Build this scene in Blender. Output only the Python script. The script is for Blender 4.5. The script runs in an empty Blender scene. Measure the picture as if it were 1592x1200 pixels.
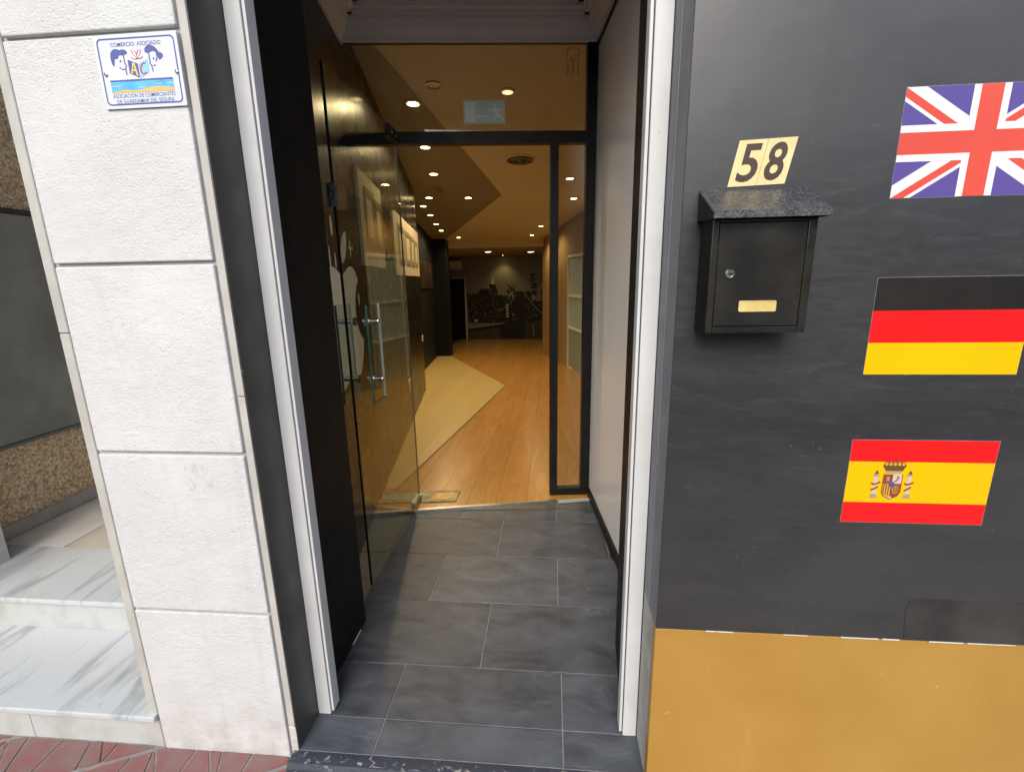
import bpy, bmesh, math, random
from mathutils import Vector, Matrix, noise
random.seed(7)
S = bpy.context.scene
COL = S.collection

# ------------------------------------------------------------------ camera
cam_d = bpy.data.cameras.new('camera'); cam = bpy.data.objects.new('camera', cam_d); COL.objects.link(cam)
cam_d.sensor_width = 36.0; cam_d.lens = 714.0 / 1592.0 * 36.0
cam_d.shift_y = -3.0 / 1592.0
cam_d.clip_start = 0.02; cam_d.clip_end = 500
R_ = (0.99641896, 0.08280973, -0.01708209); D_ = (0.00196134, -0.22461011, -0.97444674); F_ = (-0.08453048, 0.97092371, -0.22396819)
cam.matrix_world = Matrix(((R_[0], -D_[0], -F_[0], 0.0), (R_[1], -D_[1], -F_[1], 0.0), (R_[2], -D_[2], -F_[2], 1.45), (0, 0, 0, 1)))
S.camera = cam

# ------------------------------------------------------------------ sky, sun, exposure
SUN_EL, SUN_AZ = 40.0, 186.0            # azimuth clockwise from +Y
W = bpy.data.worlds.new('World'); S.world = W; W.use_nodes = True
wn = W.node_tree; bg = wn.nodes['Background']
sky = wn.nodes.new('ShaderNodeTexSky'); sky.sky_type = 'NISHITA'; sky.sun_disc = False
sky.sun_elevation = math.radians(SUN_EL); sky.sun_rotation = math.radians(SUN_AZ)
sky.air_density = 1.0; sky.dust_density = 3.0; sky.ozone_density = 1.0
wn.links.new(sky.outputs[0], bg.inputs[0]); bg.inputs[1].default_value = 0.15
sl = bpy.data.lights.new('sun', 'SUN'); sl.energy = 1.5; sl.angle = math.radians(40); sl.color = (1.0, 0.975, 0.92)
so = bpy.data.objects.new('sun', sl); COL.objects.link(so)
az, el = math.radians(SUN_AZ), math.radians(SUN_EL)
sdir = Vector((math.sin(az) * math.cos(el), math.cos(az) * math.cos(el), math.sin(el)))
so.rotation_euler = sdir.to_track_quat('Z', 'Y').to_euler(); so.location = sdir * 30
vs = S.view_settings; vs.view_transform = 'Standard'; vs.look = 'None'; vs.gamma = 1.0; vs.use_curve_mapping = False
vs.exposure = 0.82
S.cycles.use_denoising = True
S.cycles.max_bounces = 10; S.cycles.diffuse_bounces = 5; S.cycles.transparent_max_bounces = 16
S.cycles.sample_clamp_indirect = 6.0

# ------------------------------------------------------------------ materials
MATS = {}
def N(t, kind, **kw):
    n = t.nodes.new('ShaderNode' + kind)
    for k, v in kw.items():
        if k in n.inputs.keys(): n.inputs[k].default_value = v
        else: setattr(n, k, v)
    return n
def pos(t, scale=(1, 1, 1), rot=(0, 0, 0), objspace=False):
    m = N(t, 'Mapping'); m.inputs['Scale'].default_value = scale; m.inputs['Rotation'].default_value = rot
    if objspace: c = N(t, 'TexCoord'); t.links.new(c.outputs['Object'], m.inputs[0])
    else: g = N(t, 'NewGeometry'); t.links.new(g.outputs['Position'], m.inputs[0])
    return m.outputs[0]
def ntex(t, vec, scale, detail=4, rough=.55, dist=0.0):
    n = N(t, 'TexNoise'); n.inputs['Scale'].default_value = scale; n.inputs['Detail'].default_value = detail
    n.inputs['Roughness'].default_value = rough; n.inputs['Distortion'].default_value = dist
    t.links.new(vec, n.inputs['Vector']); return n.outputs['Fac']
def ramp(t, fac, stops):
    r = N(t, 'ValToRGB'); e = r.color_ramp.elements
    while len(e) < len(stops): e.new(.5)
    for i, (p, c) in enumerate(stops):
        e[i].position = p; e[i].color = (c, c, c, 1) if isinstance(c, (int, float)) else (*c, 1)
    t.links.new(fac, r.inputs[0]); return r.outputs[0]
def mix(t, fac, a, b):
    m = N(t, 'Mix'); m.data_type = 'RGBA'
    for i, v in ((0, fac), (6, a), (7, b)):
        if isinstance(v, (int, float)): m.inputs[i].default_value = v
        elif isinstance(v, tuple): m.inputs[i].default_value = (*v, 1)
        else: t.links.new(v, m.inputs[i])
    return m.outputs[2]
def bump(t, b, h, strength, dist=.002, prev=None):
    n = N(t, 'Bump'); n.inputs['Strength'].default_value = strength; n.inputs['Distance'].default_value = dist
    t.links.new(h, n.inputs['Height'])
    if prev: t.links.new(prev, n.inputs['Normal'])
    t.links.new(n.outputs[0], b.inputs['Normal']); return n.outputs[0]
def base(name, col=(.5, .5, .5), rough=.5, metal=0.0, spec=.5):
    m = bpy.data.materials.new(name); m.use_nodes = True; MATS[name] = m
    b = m.node_tree.nodes['Principled BSDF']
    b.inputs['Base Color'].default_value = (*col, 1); b.inputs['Roughness'].default_value = rough
    b.inputs['Metallic'].default_value = metal; b.inputs['Specular IOR Level'].default_value = spec
    return m, m.node_tree, b
def var(name, c1, c2, scale=8, rough=.5, r2=None, bscale=None, bstr=.2, bdist=.001, metal=0, spec=.5, stretch=(1, 1, 1), rot=(0, 0, 0), detail=5, specks=None, lo=.35, hi=.65):
    m, t, b = base(name, c1, rough, metal, spec)
    p = pos(t, stretch, rot); f = ntex(t, p, scale, detail)
    c = mix(t, ramp(t, f, [(lo, 0.0), (hi, 1.0)]), c1, c2)
    if specks:
        sc, thr, colr, amt = specks
        v = N(t, 'TexVoronoi'); v.inputs['Scale'].default_value = sc; t.links.new(pos(t), v.inputs['Vector'])
        k = ramp(t, v.outputs['Distance'], [(thr, 1.0), (thr * 1.6, 0.0)])
        g = ramp(t, ntex(t, pos(t), sc * .13, 2), [(.52, 0.0), (.62, amt)])
        mm = N(t, 'Math', operation='MULTIPLY'); t.links.new(k, mm.inputs[0]); t.links.new(g, mm.inputs[1])
        c = mix(t, mm.outputs[0], c, colr)
    t.links.new(c, b.inputs['Base Color'])
    if r2 is not None:
        f2 = ntex(t, pos(t), scale * 1.7, 4)
        rr = N(t, 'MapRange'); rr.inputs[1].default_value = .35; rr.inputs[2].default_value = .65; rr.inputs[3].default_value = rough; rr.inputs[4].default_value = r2
        t.links.new(f2, rr.inputs[0]); t.links.new(rr.outputs[0], b.inputs['Roughness'])
    if bscale: bump(t, b, ntex(t, pos(t, stretch, rot), bscale, 4), bstr, bdist)
    return m

def m_stucco():
    m, t, b = base('stucco', (.8, .79, .77), .75, 0, .3)
    p = pos(t, (1, 1, 1.25), (0, .35, 0))
    fine = ntex(t, p, 150, 4, .6, .3)
    mid = ntex(t, p, 38, 3)
    rough_patch = ramp(t, ntex(t, pos(t), 5, 3), [(.35, .35), (.6, 1.0)])
    v = N(t, 'TexVoronoi'); v.inputs['Scale'].default_value = 110; t.links.new(p, v.inputs['Vector'])
    pits = ramp(t, v.outputs['Distance'], [(.0, 0.0), (.32, 1.0)])
    a1 = N(t, 'Math', operation='MULTIPLY_ADD'); t.links.new(pits, a1.inputs[0]); a1.inputs[1].default_value = .5; t.links.new(fine, a1.inputs[2])
    a2 = N(t, 'Math', operation='MULTIPLY'); t.links.new(a1.outputs[0], a2.inputs[0]); t.links.new(rough_patch, a2.inputs[1])
    a3 = N(t, 'Math', operation='MULTIPLY_ADD'); t.links.new(mid, a3.inputs[0]); a3.inputs[1].default_value = .6; t.links.new(a2.outputs[0], a3.inputs[2])
    bump(t, b, a3.outputs[0], .62, .005)
    c = mix(t, ramp(t, ntex(t, pos(t), 3.5, 5), [(.35, 0.0), (.7, 1.0)]), (.525, .533, .528), (.48, .485, .48))
    c = mix(t, ramp(t, ntex(t, pos(t, (9, 1, .7)), 1.6, 6, .65, .4), [(.55, 0.0), (.8, .45)]), c, (.375, .37, .355))   # rain streaks
    # small dark specks in scattered patches
    v2 = N(t, 'TexVoronoi'); v2.inputs['Scale'].default_value = 75; t.links.new(p, v2.inputs['Vector'])
    k = ramp(t, v2.outputs['Distance'], [(.05, 1.0), (.13, 0.0)])
    g = ramp(t, ntex(t, pos(t), 9, 3), [(.47, 0.0), (.66, .75)])
    mm = N(t, 'Math', operation='MULTIPLY'); t.links.new(k, mm.inputs[0]); t.links.new(g, mm.inputs[1])
    c = mix(t, mm.outputs[0], c, (.4, .36, .32))
    # dirt splash at the foot of the wall, with its own ragged outline
    gm = N(t, 'NewGeometry'); sx = N(t, 'SeparateXYZ'); t.links.new(gm.outputs['Position'], sx.inputs[0])
    h = N(t, 'MapRange'); h.inputs[1].default_value = .22; h.inputs[2].default_value = -.02; t.links.new(sx.outputs[2], h.inputs[0])
    hm = N(t, 'Math', operation='MULTIPLY'); t.links.new(h.outputs[0], hm.inputs[0]); t.links.new(ramp(t, ntex(t, pos(t), 14, 5), [(.35, 0.0), (.7, .75)]), hm.inputs[1])
    c = mix(t, hm.outputs[0], c, (.33, .30, .25))
    t.links.new(c, b.inputs['Base Color'])
    return m
m_stucco()
var('trim_stone', (.41, .405, .375), (.35, .34, .31), 12, .6, bscale=60, bstr=.25)
var('reveal_black', (.035, .035, .033), (.055, .054, .05), 6, .38, .55, 90, .15, .001, stretch=(1, 1, .25), specks=(30, .05, (.4, .4, .38), .8))
var('white_aluminium', (.55, .56, .56), (.5, .51, .51), 6, .38, .5, 120, .04, specks=(22, .05, (.35, .33, .3), .7))
var('black_board', (.005, .0055, .006), (.008, .0085, .009), 5, .5, .6, 70, .08, spec=.2)
var('black_gloss', (.005, .005, .0045), (.008, .0075, .007), 3, .25, .31, spec=.25)
var('black_metal', (.006, .006, .006), (.010, .0095, .009), 8, .4, .5, 60, .05, spec=.22)
def m_slate():
    m, t, b = base('slate', (.035, .037, .04), .5, 0, .45)
    oi = N(t, 'ObjectInfo'); off = N(t, 'VectorMath', operation='SCALE'); off.inputs['Scale'].default_value = 7
    cx = N(t, 'CombineXYZ'); t.links.new(oi.outputs['Random'], cx.inputs[0]); t.links.new(oi.outputs['Random'], cx.inputs[1]); t.links.new(cx.outputs[0], off.inputs[0])
    ad = N(t, 'VectorMath', operation='ADD'); t.links.new(pos(t, (1, 2.2, 1), (0, 0, .5)), ad.inputs[0]); t.links.new(off.outputs[0], ad.inputs[1])
    p = ad.outputs[0]
    f1 = ntex(t, p, 4, 7, .62, .8); f2 = ntex(t, p, 26, 6, .65, .5); f3 = ntex(t, p, 110, 3)
    c = mix(t, ramp(t, f1, [(.3, 0.0), (.7, 1.0)]), (.028, .033, .043), (.078, .089, .109))
    vein = ramp(t, ntex(t, p, 1.6, 5, .55, .5), [(.492, 0.0), (.5, .22), (.508, 0.0)])
    gate = ramp(t, ntex(t, p, 5, 2), [(.45, 0.0), (.65, 1.0)])
    mm = N(t, 'Math', operation='MULTIPLY'); t.links.new(vein, mm.inputs[0]); t.links.new(gate, mm.inputs[1])
    c = mix(t, mm.outputs[0], c, (.2, .2, .2))
    dust = ramp(t, ntex(t, pos(t), 60, 6, .75), [(.68, 0.0), (.76, .4)])
    c = mix(t, dust, c, (.16, .16, .15))
    tint = ramp(t, oi.outputs['Random'], [(0.0, .78), (1.0, 1.22)])
    mu = N(t, 'Mix'); mu.data_type = 'RGBA'; mu.blend_type = 'MULTIPLY'; mu.inputs[0].default_value = 1.0
    t.links.new(c, mu.inputs[6]); t.links.new(tint, mu.inputs[7]); t.links.new(mu.outputs[2], b.inputs['Base Color'])
    rr = N(t, 'MapRange'); rr.inputs[3].default_value = .34; rr.inputs[4].default_value = .56; t.links.new(f2, rr.inputs[0]); t.links.new(rr.outputs[0], b.inputs['Roughness'])
    n1 = bump(t, b, f1, .7, .010); n2 = bump(t, b, f2, .5, .004, n1); bump(t, b, f3, .15, .001, n2)
m_slate()
var('grout', (.3, .29, .275), (.2, .19, .18), 40, .9)
def m_worn():
    m, t, b = base('worn_blue_paint', (.03, .04, .06), .55)
    f = ntex(t, pos(t, (1, 1.4, 1)), 38, 8, .7, .6)
    c = mix(t, ramp(t, f, [(.58, 0.0), (.63, .8)]), (.022, .028, .042), (.3, .29, .27))
    t.links.new(c, b.inputs['Base Color']); bump(t, b, f, .6, .004)
m_worn()
def m_panel():
    m, t, b = base('dark_panel', (.03, .03, .029), .42, 0, .62)
    f = ntex(t, pos(t, (1, 1, 2.2)), 2.2, 6, .6, .6)
    c = mix(t, ramp(t, f, [(.35, 0.0), (.68, 1.0)]), (.019, .019, .021), (.033, .033, .033))
    sw = ntex(t, pos(t, (1, 1, 5), (0, .15, 0)), 9, 7, .7, 1.5)
    c = mix(t, ramp(t, sw, [(.56, 0.0), (.74, .22)]), c, (.075, .073, .07))
    v = N(t, 'TexVoronoi'); v.inputs['Scale'].default_value = 55; t.links.new(pos(t), v.inputs['Vector'])
    k = ramp(t, v.outputs['Distance'], [(.035, 1.0), (.07, 0.0)]); g = ramp(t, ntex(t, pos(t), 6, 2), [(.55, 0.0), (.64, .8)])
    mm = N(t, 'Math', operation='MULTIPLY'); t.links.new(k, mm.inputs[0]); t.links.new(g, mm.inputs[1])
    c = mix(t, mm.outputs[0], c, (.3, .3, .29))
    sc = ramp(t, ntex(t, pos(t, (6, 1, 40), (0, .35, 0)), 3, 3, .5, .3), [(.73, 0.0), (.74, .25), (.75, 0.0)])
    c = mix(t, sc, c, (.22, .22, .22))
    t.links.new(c, b.inputs['Base Color'])
    rr = N(t, 'MapRange'); rr.inputs[1].default_value = .3; rr.inputs[2].default_value = .7; rr.inputs[3].default_value = .28; rr.inputs[4].default_value = .46
    t.links.new(sw, rr.inputs[0]); t.links.new(rr.outputs[0], b.inputs['Roughness'])
    bump(t, b, ntex(t, pos(t), 3, 3), .25, .01)
m_panel()
def m_ochre():
    m, t, b = base('ochre_paint', (.5, .28, .05), .42)
    c = mix(t, ramp(t, ntex(t, pos(t), 2.4, 6, .6), [(.35, 0.0), (.65, 1.0)]), (.315, .172, .031), (.365, .208, .045))
    run = ramp(t, ntex(t, pos(t, (14, 1, 1.2), (0, .1, 0)), 2.4, 5, .6, .8), [(.64, 0.0), (.76, .15)])
    c = mix(t, run, c, (.53, .37, .14))
    v = N(t, 'TexVoronoi'); v.inputs['Scale'].default_value = 26; t.links.new(pos(t), v.inputs['Vector'])
    k = ramp(t, v.outputs['Distance'], [(.03, 1.0), (.06, 0.0)]); g = ramp(t, ntex(t, pos(t), 4, 2), [(.5, 0.0), (.6, .9)])
    mm = N(t, 'Math', operation='MULTIPLY'); t.links.new(k, mm.inputs[0]); t.links.new(g, mm.inputs[1])
    c = mix(t, mm.outputs[0], c, (.7, .55, .35))
    scf = ramp(t, ntex(t, pos(t, (3, 1, 14), (0, .5, 0)), 5, 5, .65, .5), [(.66, 0.0), (.74, .4)])
    c = mix(t, scf, c, (.24, .15, .05))
    t.links.new(c, b.inputs['Base Color'])
    n = bump(t, b, ntex(t, pos(t), 5, 4), .35, .008); bump(t, b, k, .2, .002, n)
m_ochre()
var('reveal_grey', (.13, .138, .147), (.17, .178, .186), 7, .5, .6, 80, .15, stretch=(1, 1, .3))
var('bare_concrete', (.43, .41, .36), (.33, .31, .27), 14, .8, bscale=90, bstr=.3)
def m_marble():
    m, t, b = base('white_marble', (.75, .76, .76), .25, 0, .5)
    p = pos(t, (1, 1, 1), (0, 0, -.75)); pp = pos(t, (5.5, .9, 1.2), (0, 0, .62))
    f = ntex(t, pp, 2.2, 6, .62, .9)
    c = mix(t, ramp(t, f, [(.5, 0.0), (.66, .8)]), (.45, .475, .485), (.24, .26, .265))
    f2 = ntex(t, p, 5, 4); c = mix(t, ramp(t, f2, [(.55, 0.0), (.75, .4)]), c, (.6, .57, .5))
    pit = ramp(t, ntex(t, pp, 26, 3), [(.72, 0.0), (.75, .8)]); c = mix(t, pit, c, (.18, .16, .14))
    t.links.new(c, b.inputs['Base Color']); bump(t, b, f2, .05, .002)
m_marble()
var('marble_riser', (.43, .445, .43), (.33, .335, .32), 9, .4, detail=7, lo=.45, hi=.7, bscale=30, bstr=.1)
var('marble_paver_a', (.64, .63, .58), (.54, .52, .47), 7, .35)
var('marble_paver_b', (.5, .46, .39), (.42, .39, .33), 7, .4)
var('marble_paver_c', (.7, .7, .67), (.6, .6, .57), 7, .35)
def m_gravel():
    m, t, b = base('granular_render', (.35, .25, .15), .9)
    v = N(t, 'TexVoronoi'); v.inputs['Scale'].default_value = 95; t.links.new(pos(t), v.inputs['Vector'])
    sp = N(t, 'SeparateColor'); t.links.new(v.outputs['Color'], sp.inputs[0])
    c = ramp(t, sp.outputs[0], [(0.0, (.36, .25, .14)), (.4, (.6, .45, .27)), (.8, (.74, .6, .4)), (1.0, (.85, .74, .56))])
    t.links.new(c, b.inputs['Base Color']); bump(t, b, v.outputs['Distance'], .9, .006)
m_gravel()
var('grey_board', (.2, .215, .205), (.3, .315, .3), 3.5, .55, .7, detail=6, specks=(16, .06, (.05, .05, .05), .7))
var('red_paver', (.19, .072, .068), (.17, .115, .105), 16, .7, bscale=120, bstr=.4, specks=(70, .08, (.6, .5, .45), .9))
var('paver_joint', (.25, .235, .22), (.17, .16, .15), 30, .95, bscale=150, bstr=.5)
var('asphalt', (.05, .05, .05), (.065, .064, .062), 20, .9)
var('red_vinyl', (.66, .008, .010), (.60, .009, .010), 4, .32, bscale=14, bstr=.08, bdist=.003, spec=.3)
var('yellow_vinyl', (.74, .40, .0), (.70, .38, .0), 4, .32, bscale=14, bstr=.08, bdist=.003, spec=.3)
var('black_vinyl', (.012, .011, .01), (.02, .018, .016), 4, .22, .3, bscale=14, bstr=.08, bdist=.003, spec=.3)
var('white_vinyl', (.64, .63, .63), (.6, .59, .59), 4, .35, bscale=14, bstr=.08, bdist=.003, spec=.3)
var('blue_vinyl', (.085, .06, .25), (.075, .052, .22), 4, .35, bscale=14, bstr=.08, bdist=.003, spec=.3)
var('coral_vinyl', (.56, .07, .045), (.5, .055, .035), 4, .35, bscale=14, bstr=.08, bdist=.003, spec=.3)
var('patch_film', (.018, .017, .017), (.04, .038, .036), 7, .3, .45, bscale=20, bstr=.15, bdist=.004, specks=(50, .05, (.25, .24, .23), .7))
var('film_edge', (.2, .19, .18), (.12, .115, .11), 60, .4)
var('gold_plate', (.64, .53, .26), (.57, .46, .21), 30, .4)
var('numeral_brown', (.03, .018, .01), (.04, .025, .012), 20, .4)
var('box_gloss', (.010, .0095, .0085), (.026, .023, .018), 7, .08, .2, 11, .25, .004, spec=.7)
def m_hood():
    m, t, b = base('box_hood', (.03, .033, .036), .2, 0, .8)
    f = ntex(t, pos(t), 170, 5, .7, .4); f2 = ntex(t, pos(t, (2.2, 1, 1)), 14, 3)
    c = mix(t, ramp(t, f, [(.45, 0.0), (.62, 1.0)]), (.014, .015, .018), (.075, .08, .088))
    c = mix(t, ramp(t, f2, [(.5, 0.0), (.65, .35)]), c, (.09, .085, .075))
    t.links.new(c, b.inputs['Base Color']); bump(t, b, f, .5, .002)
m_hood()
var('chrome', (.62, .62, .6), (.5, .5, .48), 20, .14, .28, metal=1)
var('steel', (.5, .5, .48), (.4, .39, .37), 30, .28, .4, metal=1)
var('brass', (.72, .58, .22), (.62, .48, .17), 40, .35, .5, metal=.35)
var('plate_steel', (.3, .28, .23), (.16, .14, .11), 25, .35, .6, metal=.8)
var('plate_brass', (.42, .31, .11), (.25, .18, .07), 45, .3, .5, metal=.8)
def m_wood(name, c1, c2, c3, rough, t0=.93, t1=1.05):
    m, t, b = base(name, c1, rough)
    oi = N(t, 'ObjectInfo'); cx = N(t, 'CombineXYZ'); sc = N(t, 'Math', operation='MULTIPLY'); sc.inputs[1].default_value = 9
    t.links.new(oi.outputs['Random'], sc.inputs[0]); t.links.new(sc.outputs[0], cx.inputs[0]); t.links.new(sc.outputs[0], cx.inputs[1])
    ad = N(t, 'VectorMath', operation='ADD'); t.links.new(pos(t, (6, .9, 1)), ad.inputs[0]); t.links.new(cx.outputs[0], ad.inputs[1])
    f = ntex(t, ad.outputs[0], 3, 6, .6, 1.2); f2 = ntex(t, ad.outputs[0], 22, 4)
    c = mix(t, ramp(t, f, [(.35, 0.0), (.65, 1.0)]), c1, c2); c = mix(t, ramp(t, f2, [(.5, 0.0), (.75, .5)]), c, c3)
    tint = ramp(t, oi.outputs['Random'], [(0.0, t0), (1.0, t1)])
    mu = N(t, 'Mix'); mu.data_type = 'RGBA'; mu.blend_type = 'MULTIPLY'; mu.inputs[0].default_value = 1.0
    t.links.new(c, mu.inputs[6]); t.links.new(tint, mu.inputs[7]); t.links.new(mu.outputs[2], b.inputs['Base Color'])
    bump(t, b, f2, .06, .001)
m_wood('oak_laminate', (.46, .235, .055), (.38, .185, .038), (.27, .125, .024), .25)
m_wood('maple_laminate', (.5, .38, .145), (.46, .345, .125), (.4, .29, .1), .32, .97, 1.02)
var('plaster_white', (.62, .6, .58), (.58, .56, .54), 3, .8, bscale=40, bstr=.05)
var('white_lacquer', (.86, .855, .84), (.84, .835, .82), 2, .22, .26)
var('ceiling_cream', (.6, .54, .42), (.57, .51, .4), 2, .6)
var('ceiling_brown', (.25, .215, .16), (.235, .2, .15), 2, .55)
var('wall_dimmed', (.05, .04, .025), (.04, .032, .02), 5, .5, stretch=(2, 2, .3))  # near stretch coloured dark to dim its reflection in the glass door
var('wall_wood', (.36, .24, .1), (.31, .2, .08), 5, .45, stretch=(2, 2, .3))
var('wall_grey', (.24, .23, .2), (.21, .2, .175), 3, .8)
var('ceiling_tile', (.42, .34, .2), (.38, .3, .17), 30, .9)
var('frame_cream', (.66, .6, .45), (.62, .56, .42), 6, .45)
var('frame_olive', (.3, .27, .17), (.26, .23, .15), 6, .4)
var('frame_dark', (.09, .075, .045), (.07, .06, .035), 8, .4)
var('sticker_cream', (.9, .91, .85), (.88, .89, .83), 6, .5)
var('plastic_white', (.7, .68, .62), (.66, .64, .58), 5, .4)
var('plaque_white', (.55, .57, .60), (.5, .52, .56), 9, .3)
var('plaque_blue', (.06, .085, .28), (.05, .07, .24), 20, .35)
var('plaque_sea', (.05, .3, .68), (.12, .42, .72), 15, .35)
var('plaque_sky', (.2, .5, .74), (.16, .46, .7), 30, .35)
var('plaque_sand', (.6, .4, .1), (.5, .36, .12), 60, .35)
var('plaque_gold', (.8, .5, .07), (.76, .46, .06), 60, .35)
var('plaque_crimson', (.42, .05, .1), (.38, .045, .09), 60, .35)
var('plaque_pink', (.82, .62, .62), (.8, .6, .6), 60, .35)
var('crest_brown', (.13, .06, .02), (.1, .045, .015), 200, .35)
var('crest_red', (.24, .05, .03), (.2, .04, .025), 200, .35)
var('crest_gold', (.5, .3, .03), (.45, .26, .03), 200, .35)
var('crest_pale', (.5, .45, .4), (.42, .36, .31), 200, .35)
var('frosted_pane', (.33, .42, .42), (.3, .39, .39), 2, .5)
var('frosted_pane_low', (.24, .27, .22), (.22, .25, .2), 2, .5)
var('facade_far', (.55, .51, .45), (.5, .46, .41), 2, .85)
var('dark_window', (.03, .035, .04), (.04, .045, .05), 2, .12)
def m_glass(name, tint, rough=0.0, ior=1.5):
    m = bpy.data.materials.new(name); m.use_nodes = True; MATS[name] = m; t = m.node_tree
    t.nodes.remove(t.nodes['Principled BSDF']); out = t.nodes['Material Output']
    tr = N(t, 'BsdfTransparent'); tr.inputs[0].default_value = (*tint, 1); gl = N(t, 'BsdfGlossy'); gl.inputs['Roughness'].default_value = rough
    fr = N(t, 'Fresnel'); g = N(t, 'NewGeometry'); mr = N(t, 'MapRange'); mr.inputs[3].default_value = ior; mr.inputs[4].default_value = 1 / ior
    t.links.new(g.outputs['Backfacing'], mr.inputs[0]); t.links.new(mr.outputs[0], fr.inputs[0])    # same reflectance on the way in and out of the sheet
    mx = N(t, 'MixShader'); t.links.new(fr.outputs[0], mx.inputs[0]); t.links.new(tr.outputs[0], mx.inputs[1]); t.links.new(gl.outputs[0], mx.inputs[2])
    t.links.new(mx.outputs[0], out.inputs[0])
m_glass('clear_glass', (.93, .95, .93), 0.0, 1.5)
m_glass('green_glass', (.93, .975, .95), 0.0, 1.5)
var('glass_edge', (.03, .075, .055), (.06, .13, .1), 30, .15)
var('glass_edge_dark', (.004, .006, .006), (.008, .01, .01), 30, .25)
def m_film(name, col, alpha):
    m, t, b = base(name, col, .5); b.inputs['Alpha'].default_value = alpha
def m_scuff(name, col, sc, lo, hi, amt, stretch, rot):
    m, t, b = base(name, col, .8)
    a = ramp(t, ntex(t, pos(t, stretch, rot), sc, 6, .7, .4), [(lo, 0.0), (hi, amt)]); t.links.new(a, b.inputs['Alpha'])
m_scuff('chalk_scuff', (.4, .4, .4), 45, .45, .7, .35, (1, 2.5, 1), (0, 0, .3)); m_scuff('grime_rub', (.3, .26, .22), 90, .5, .7, .22, (1, 1, .35), (0, -.5, 0))
m_film('sign_film', (.56, .72, .7), .8); m_film('sign_film_pale', (.85, .92, .9), .8); m_film('glue_residue', (.2, .16, .09), .2)
def m_emit(name, col, st):
    m = bpy.data.materials.new(name); m.use_nodes = True; MATS[name] = m; t = m.node_tree
    b = t.nodes['Principled BSDF']; b.inputs['Base Color'].default_value = (*col, 1); b.inputs['Emission Color'].default_value = (*col, 1); b.inputs['Emission Strength'].default_value = st
m_emit('bulb', (1.0, .7, .3), 16.0); m_emit('bulb_dim', (1.0, .72, .36), 1.2); m_emit('bulb_cool', (1.0, .93, .62), 9.0)
def m_city(name, dens, dark, lit, sx, sz):
    m, t, b = base(name, dark, .6, 0, .2)
    g = N(t, 'NewGeometry'); sp = N(t, 'SeparateXYZ'); t.links.new(g.outputs['Position'], sp.inputs[0])
    fl = []
    for ax, s in ((0, sx), (2, sz)):
        mu = N(t, 'Math', operation='MULTIPLY'); mu.inputs[1].default_value = s; t.links.new(sp.outputs[ax], mu.inputs[0])
        ff = N(t, 'Math', operation='FLOOR'); t.links.new(mu.outputs[0], ff.inputs[0]); fl.append(ff.outputs[0])
    cb = N(t, 'CombineXYZ'); t.links.new(fl[0], cb.inputs[0]); t.links.new(fl[1], cb.inputs[1])
    wnz = N(t, 'TexWhiteNoise'); t.links.new(cb.outputs[0], wnz.inputs['Vector'])
    clus = ntex(t, pos(t, (1, 1, 2)), 4, 3)
    ad = N(t, 'Math', operation='MULTIPLY_ADD'); t.links.new(clus, ad.inputs[0]); ad.inputs[1].default_value = .35; t.links.new(wnz.outputs['Value'], ad.inputs[2])
    hf = N(t, 'Math', operation='MULTIPLY'); hf.inputs[1].default_value = .5; t.links.new(ad.outputs[0], hf.inputs[0])
    k = ramp(t, hf.outputs[0], [(dens, 0.0), (dens + .2, 1.0)])
    t.links.new(mix(t, k, dark, lit), b.inputs['Base Color'])
m_city('print_towers', .43, (.02, .018, .015), (.25, .225, .17), 42, 30)
m_city('print_slab', .34, (.05, .043, .03), (.46, .4, .28), 20, 26)
var('print_sky', (.26, .25, .22), (.225, .215, .19), 2, .6)
var('print_black', (.008, .007, .006), (.014, .012, .01), 5, .5)
var('print_water', (.035, .03, .02), (.09, .075, .045), 4, .5, stretch=(6, 1, 1))
var('print_light', (.7, .62, .44), (.6, .52, .36), 30, .5)
var('poster_print', (.02, .018, .015), (.2, .09, .05), 5, .3, lo=.5, hi=.75)

# ------------------------------------------------------------------ geometry helpers
def link(name, verts, faces, mat, parent=None, mats=None, fm=None, smooth=False):
    me = bpy.data.meshes.new(name)
    off = Vector(parent_loc(parent)) if parent else Vector((0, 0, 0))
    me.from_pydata([tuple(Vector(v) - off) for v in verts], [], faces)
    for mn in (mats or [mat]): me.materials.append(MATS[mn])
    if fm: me.polygons.foreach_set('material_index', fm)
    if smooth: me.polygons.foreach_set('use_smooth', [True] * len(me.polygons))
    me.update()
    o = bpy.data.objects.new(name, me); COL.objects.link(o)
    if parent: o.parent = parent
    return o
def parent_loc(p):
    l = Vector((0, 0, 0))
    while p: l += p.location; p = p.parent
    return l
def thing(name, loc, label, cat, group=None):
    o = bpy.data.objects.new(name, None); COL.objects.link(o); o.location = loc; o.empty_display_size = .05
    return tag(o, label, cat, group)
def tag(o, label, cat, group=None):
    o['label'] = label; o['category'] = cat
    if group: o['group'] = group
    return o
def struct(o): o['kind'] = 'structure'; return o
def boxdata(x0, x1, y0, y1, z0, z1, bev=0.0, seg=1):
    bm = bmesh.new(); bmesh.ops.create_cube(bm, size=1)
    for v in bm.verts: v.co = Vector(((x0 + x1) / 2 + v.co.x * (x1 - x0), (y0 + y1) / 2 + v.co.y * (y1 - y0), (z0 + z1) / 2 + v.co.z * (z1 - z0)))
    if bev: bmesh.ops.bevel(bm, geom=bm.edges[:], offset=bev, segments=seg, affect='EDGES', profile=.5)
    bm.verts.index_update(); vs_ = [tuple(v.co) for v in bm.verts]; fs = [[v.index for v in f.verts] for f in bm.faces]; bm.free()
    return vs_, fs
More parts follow.
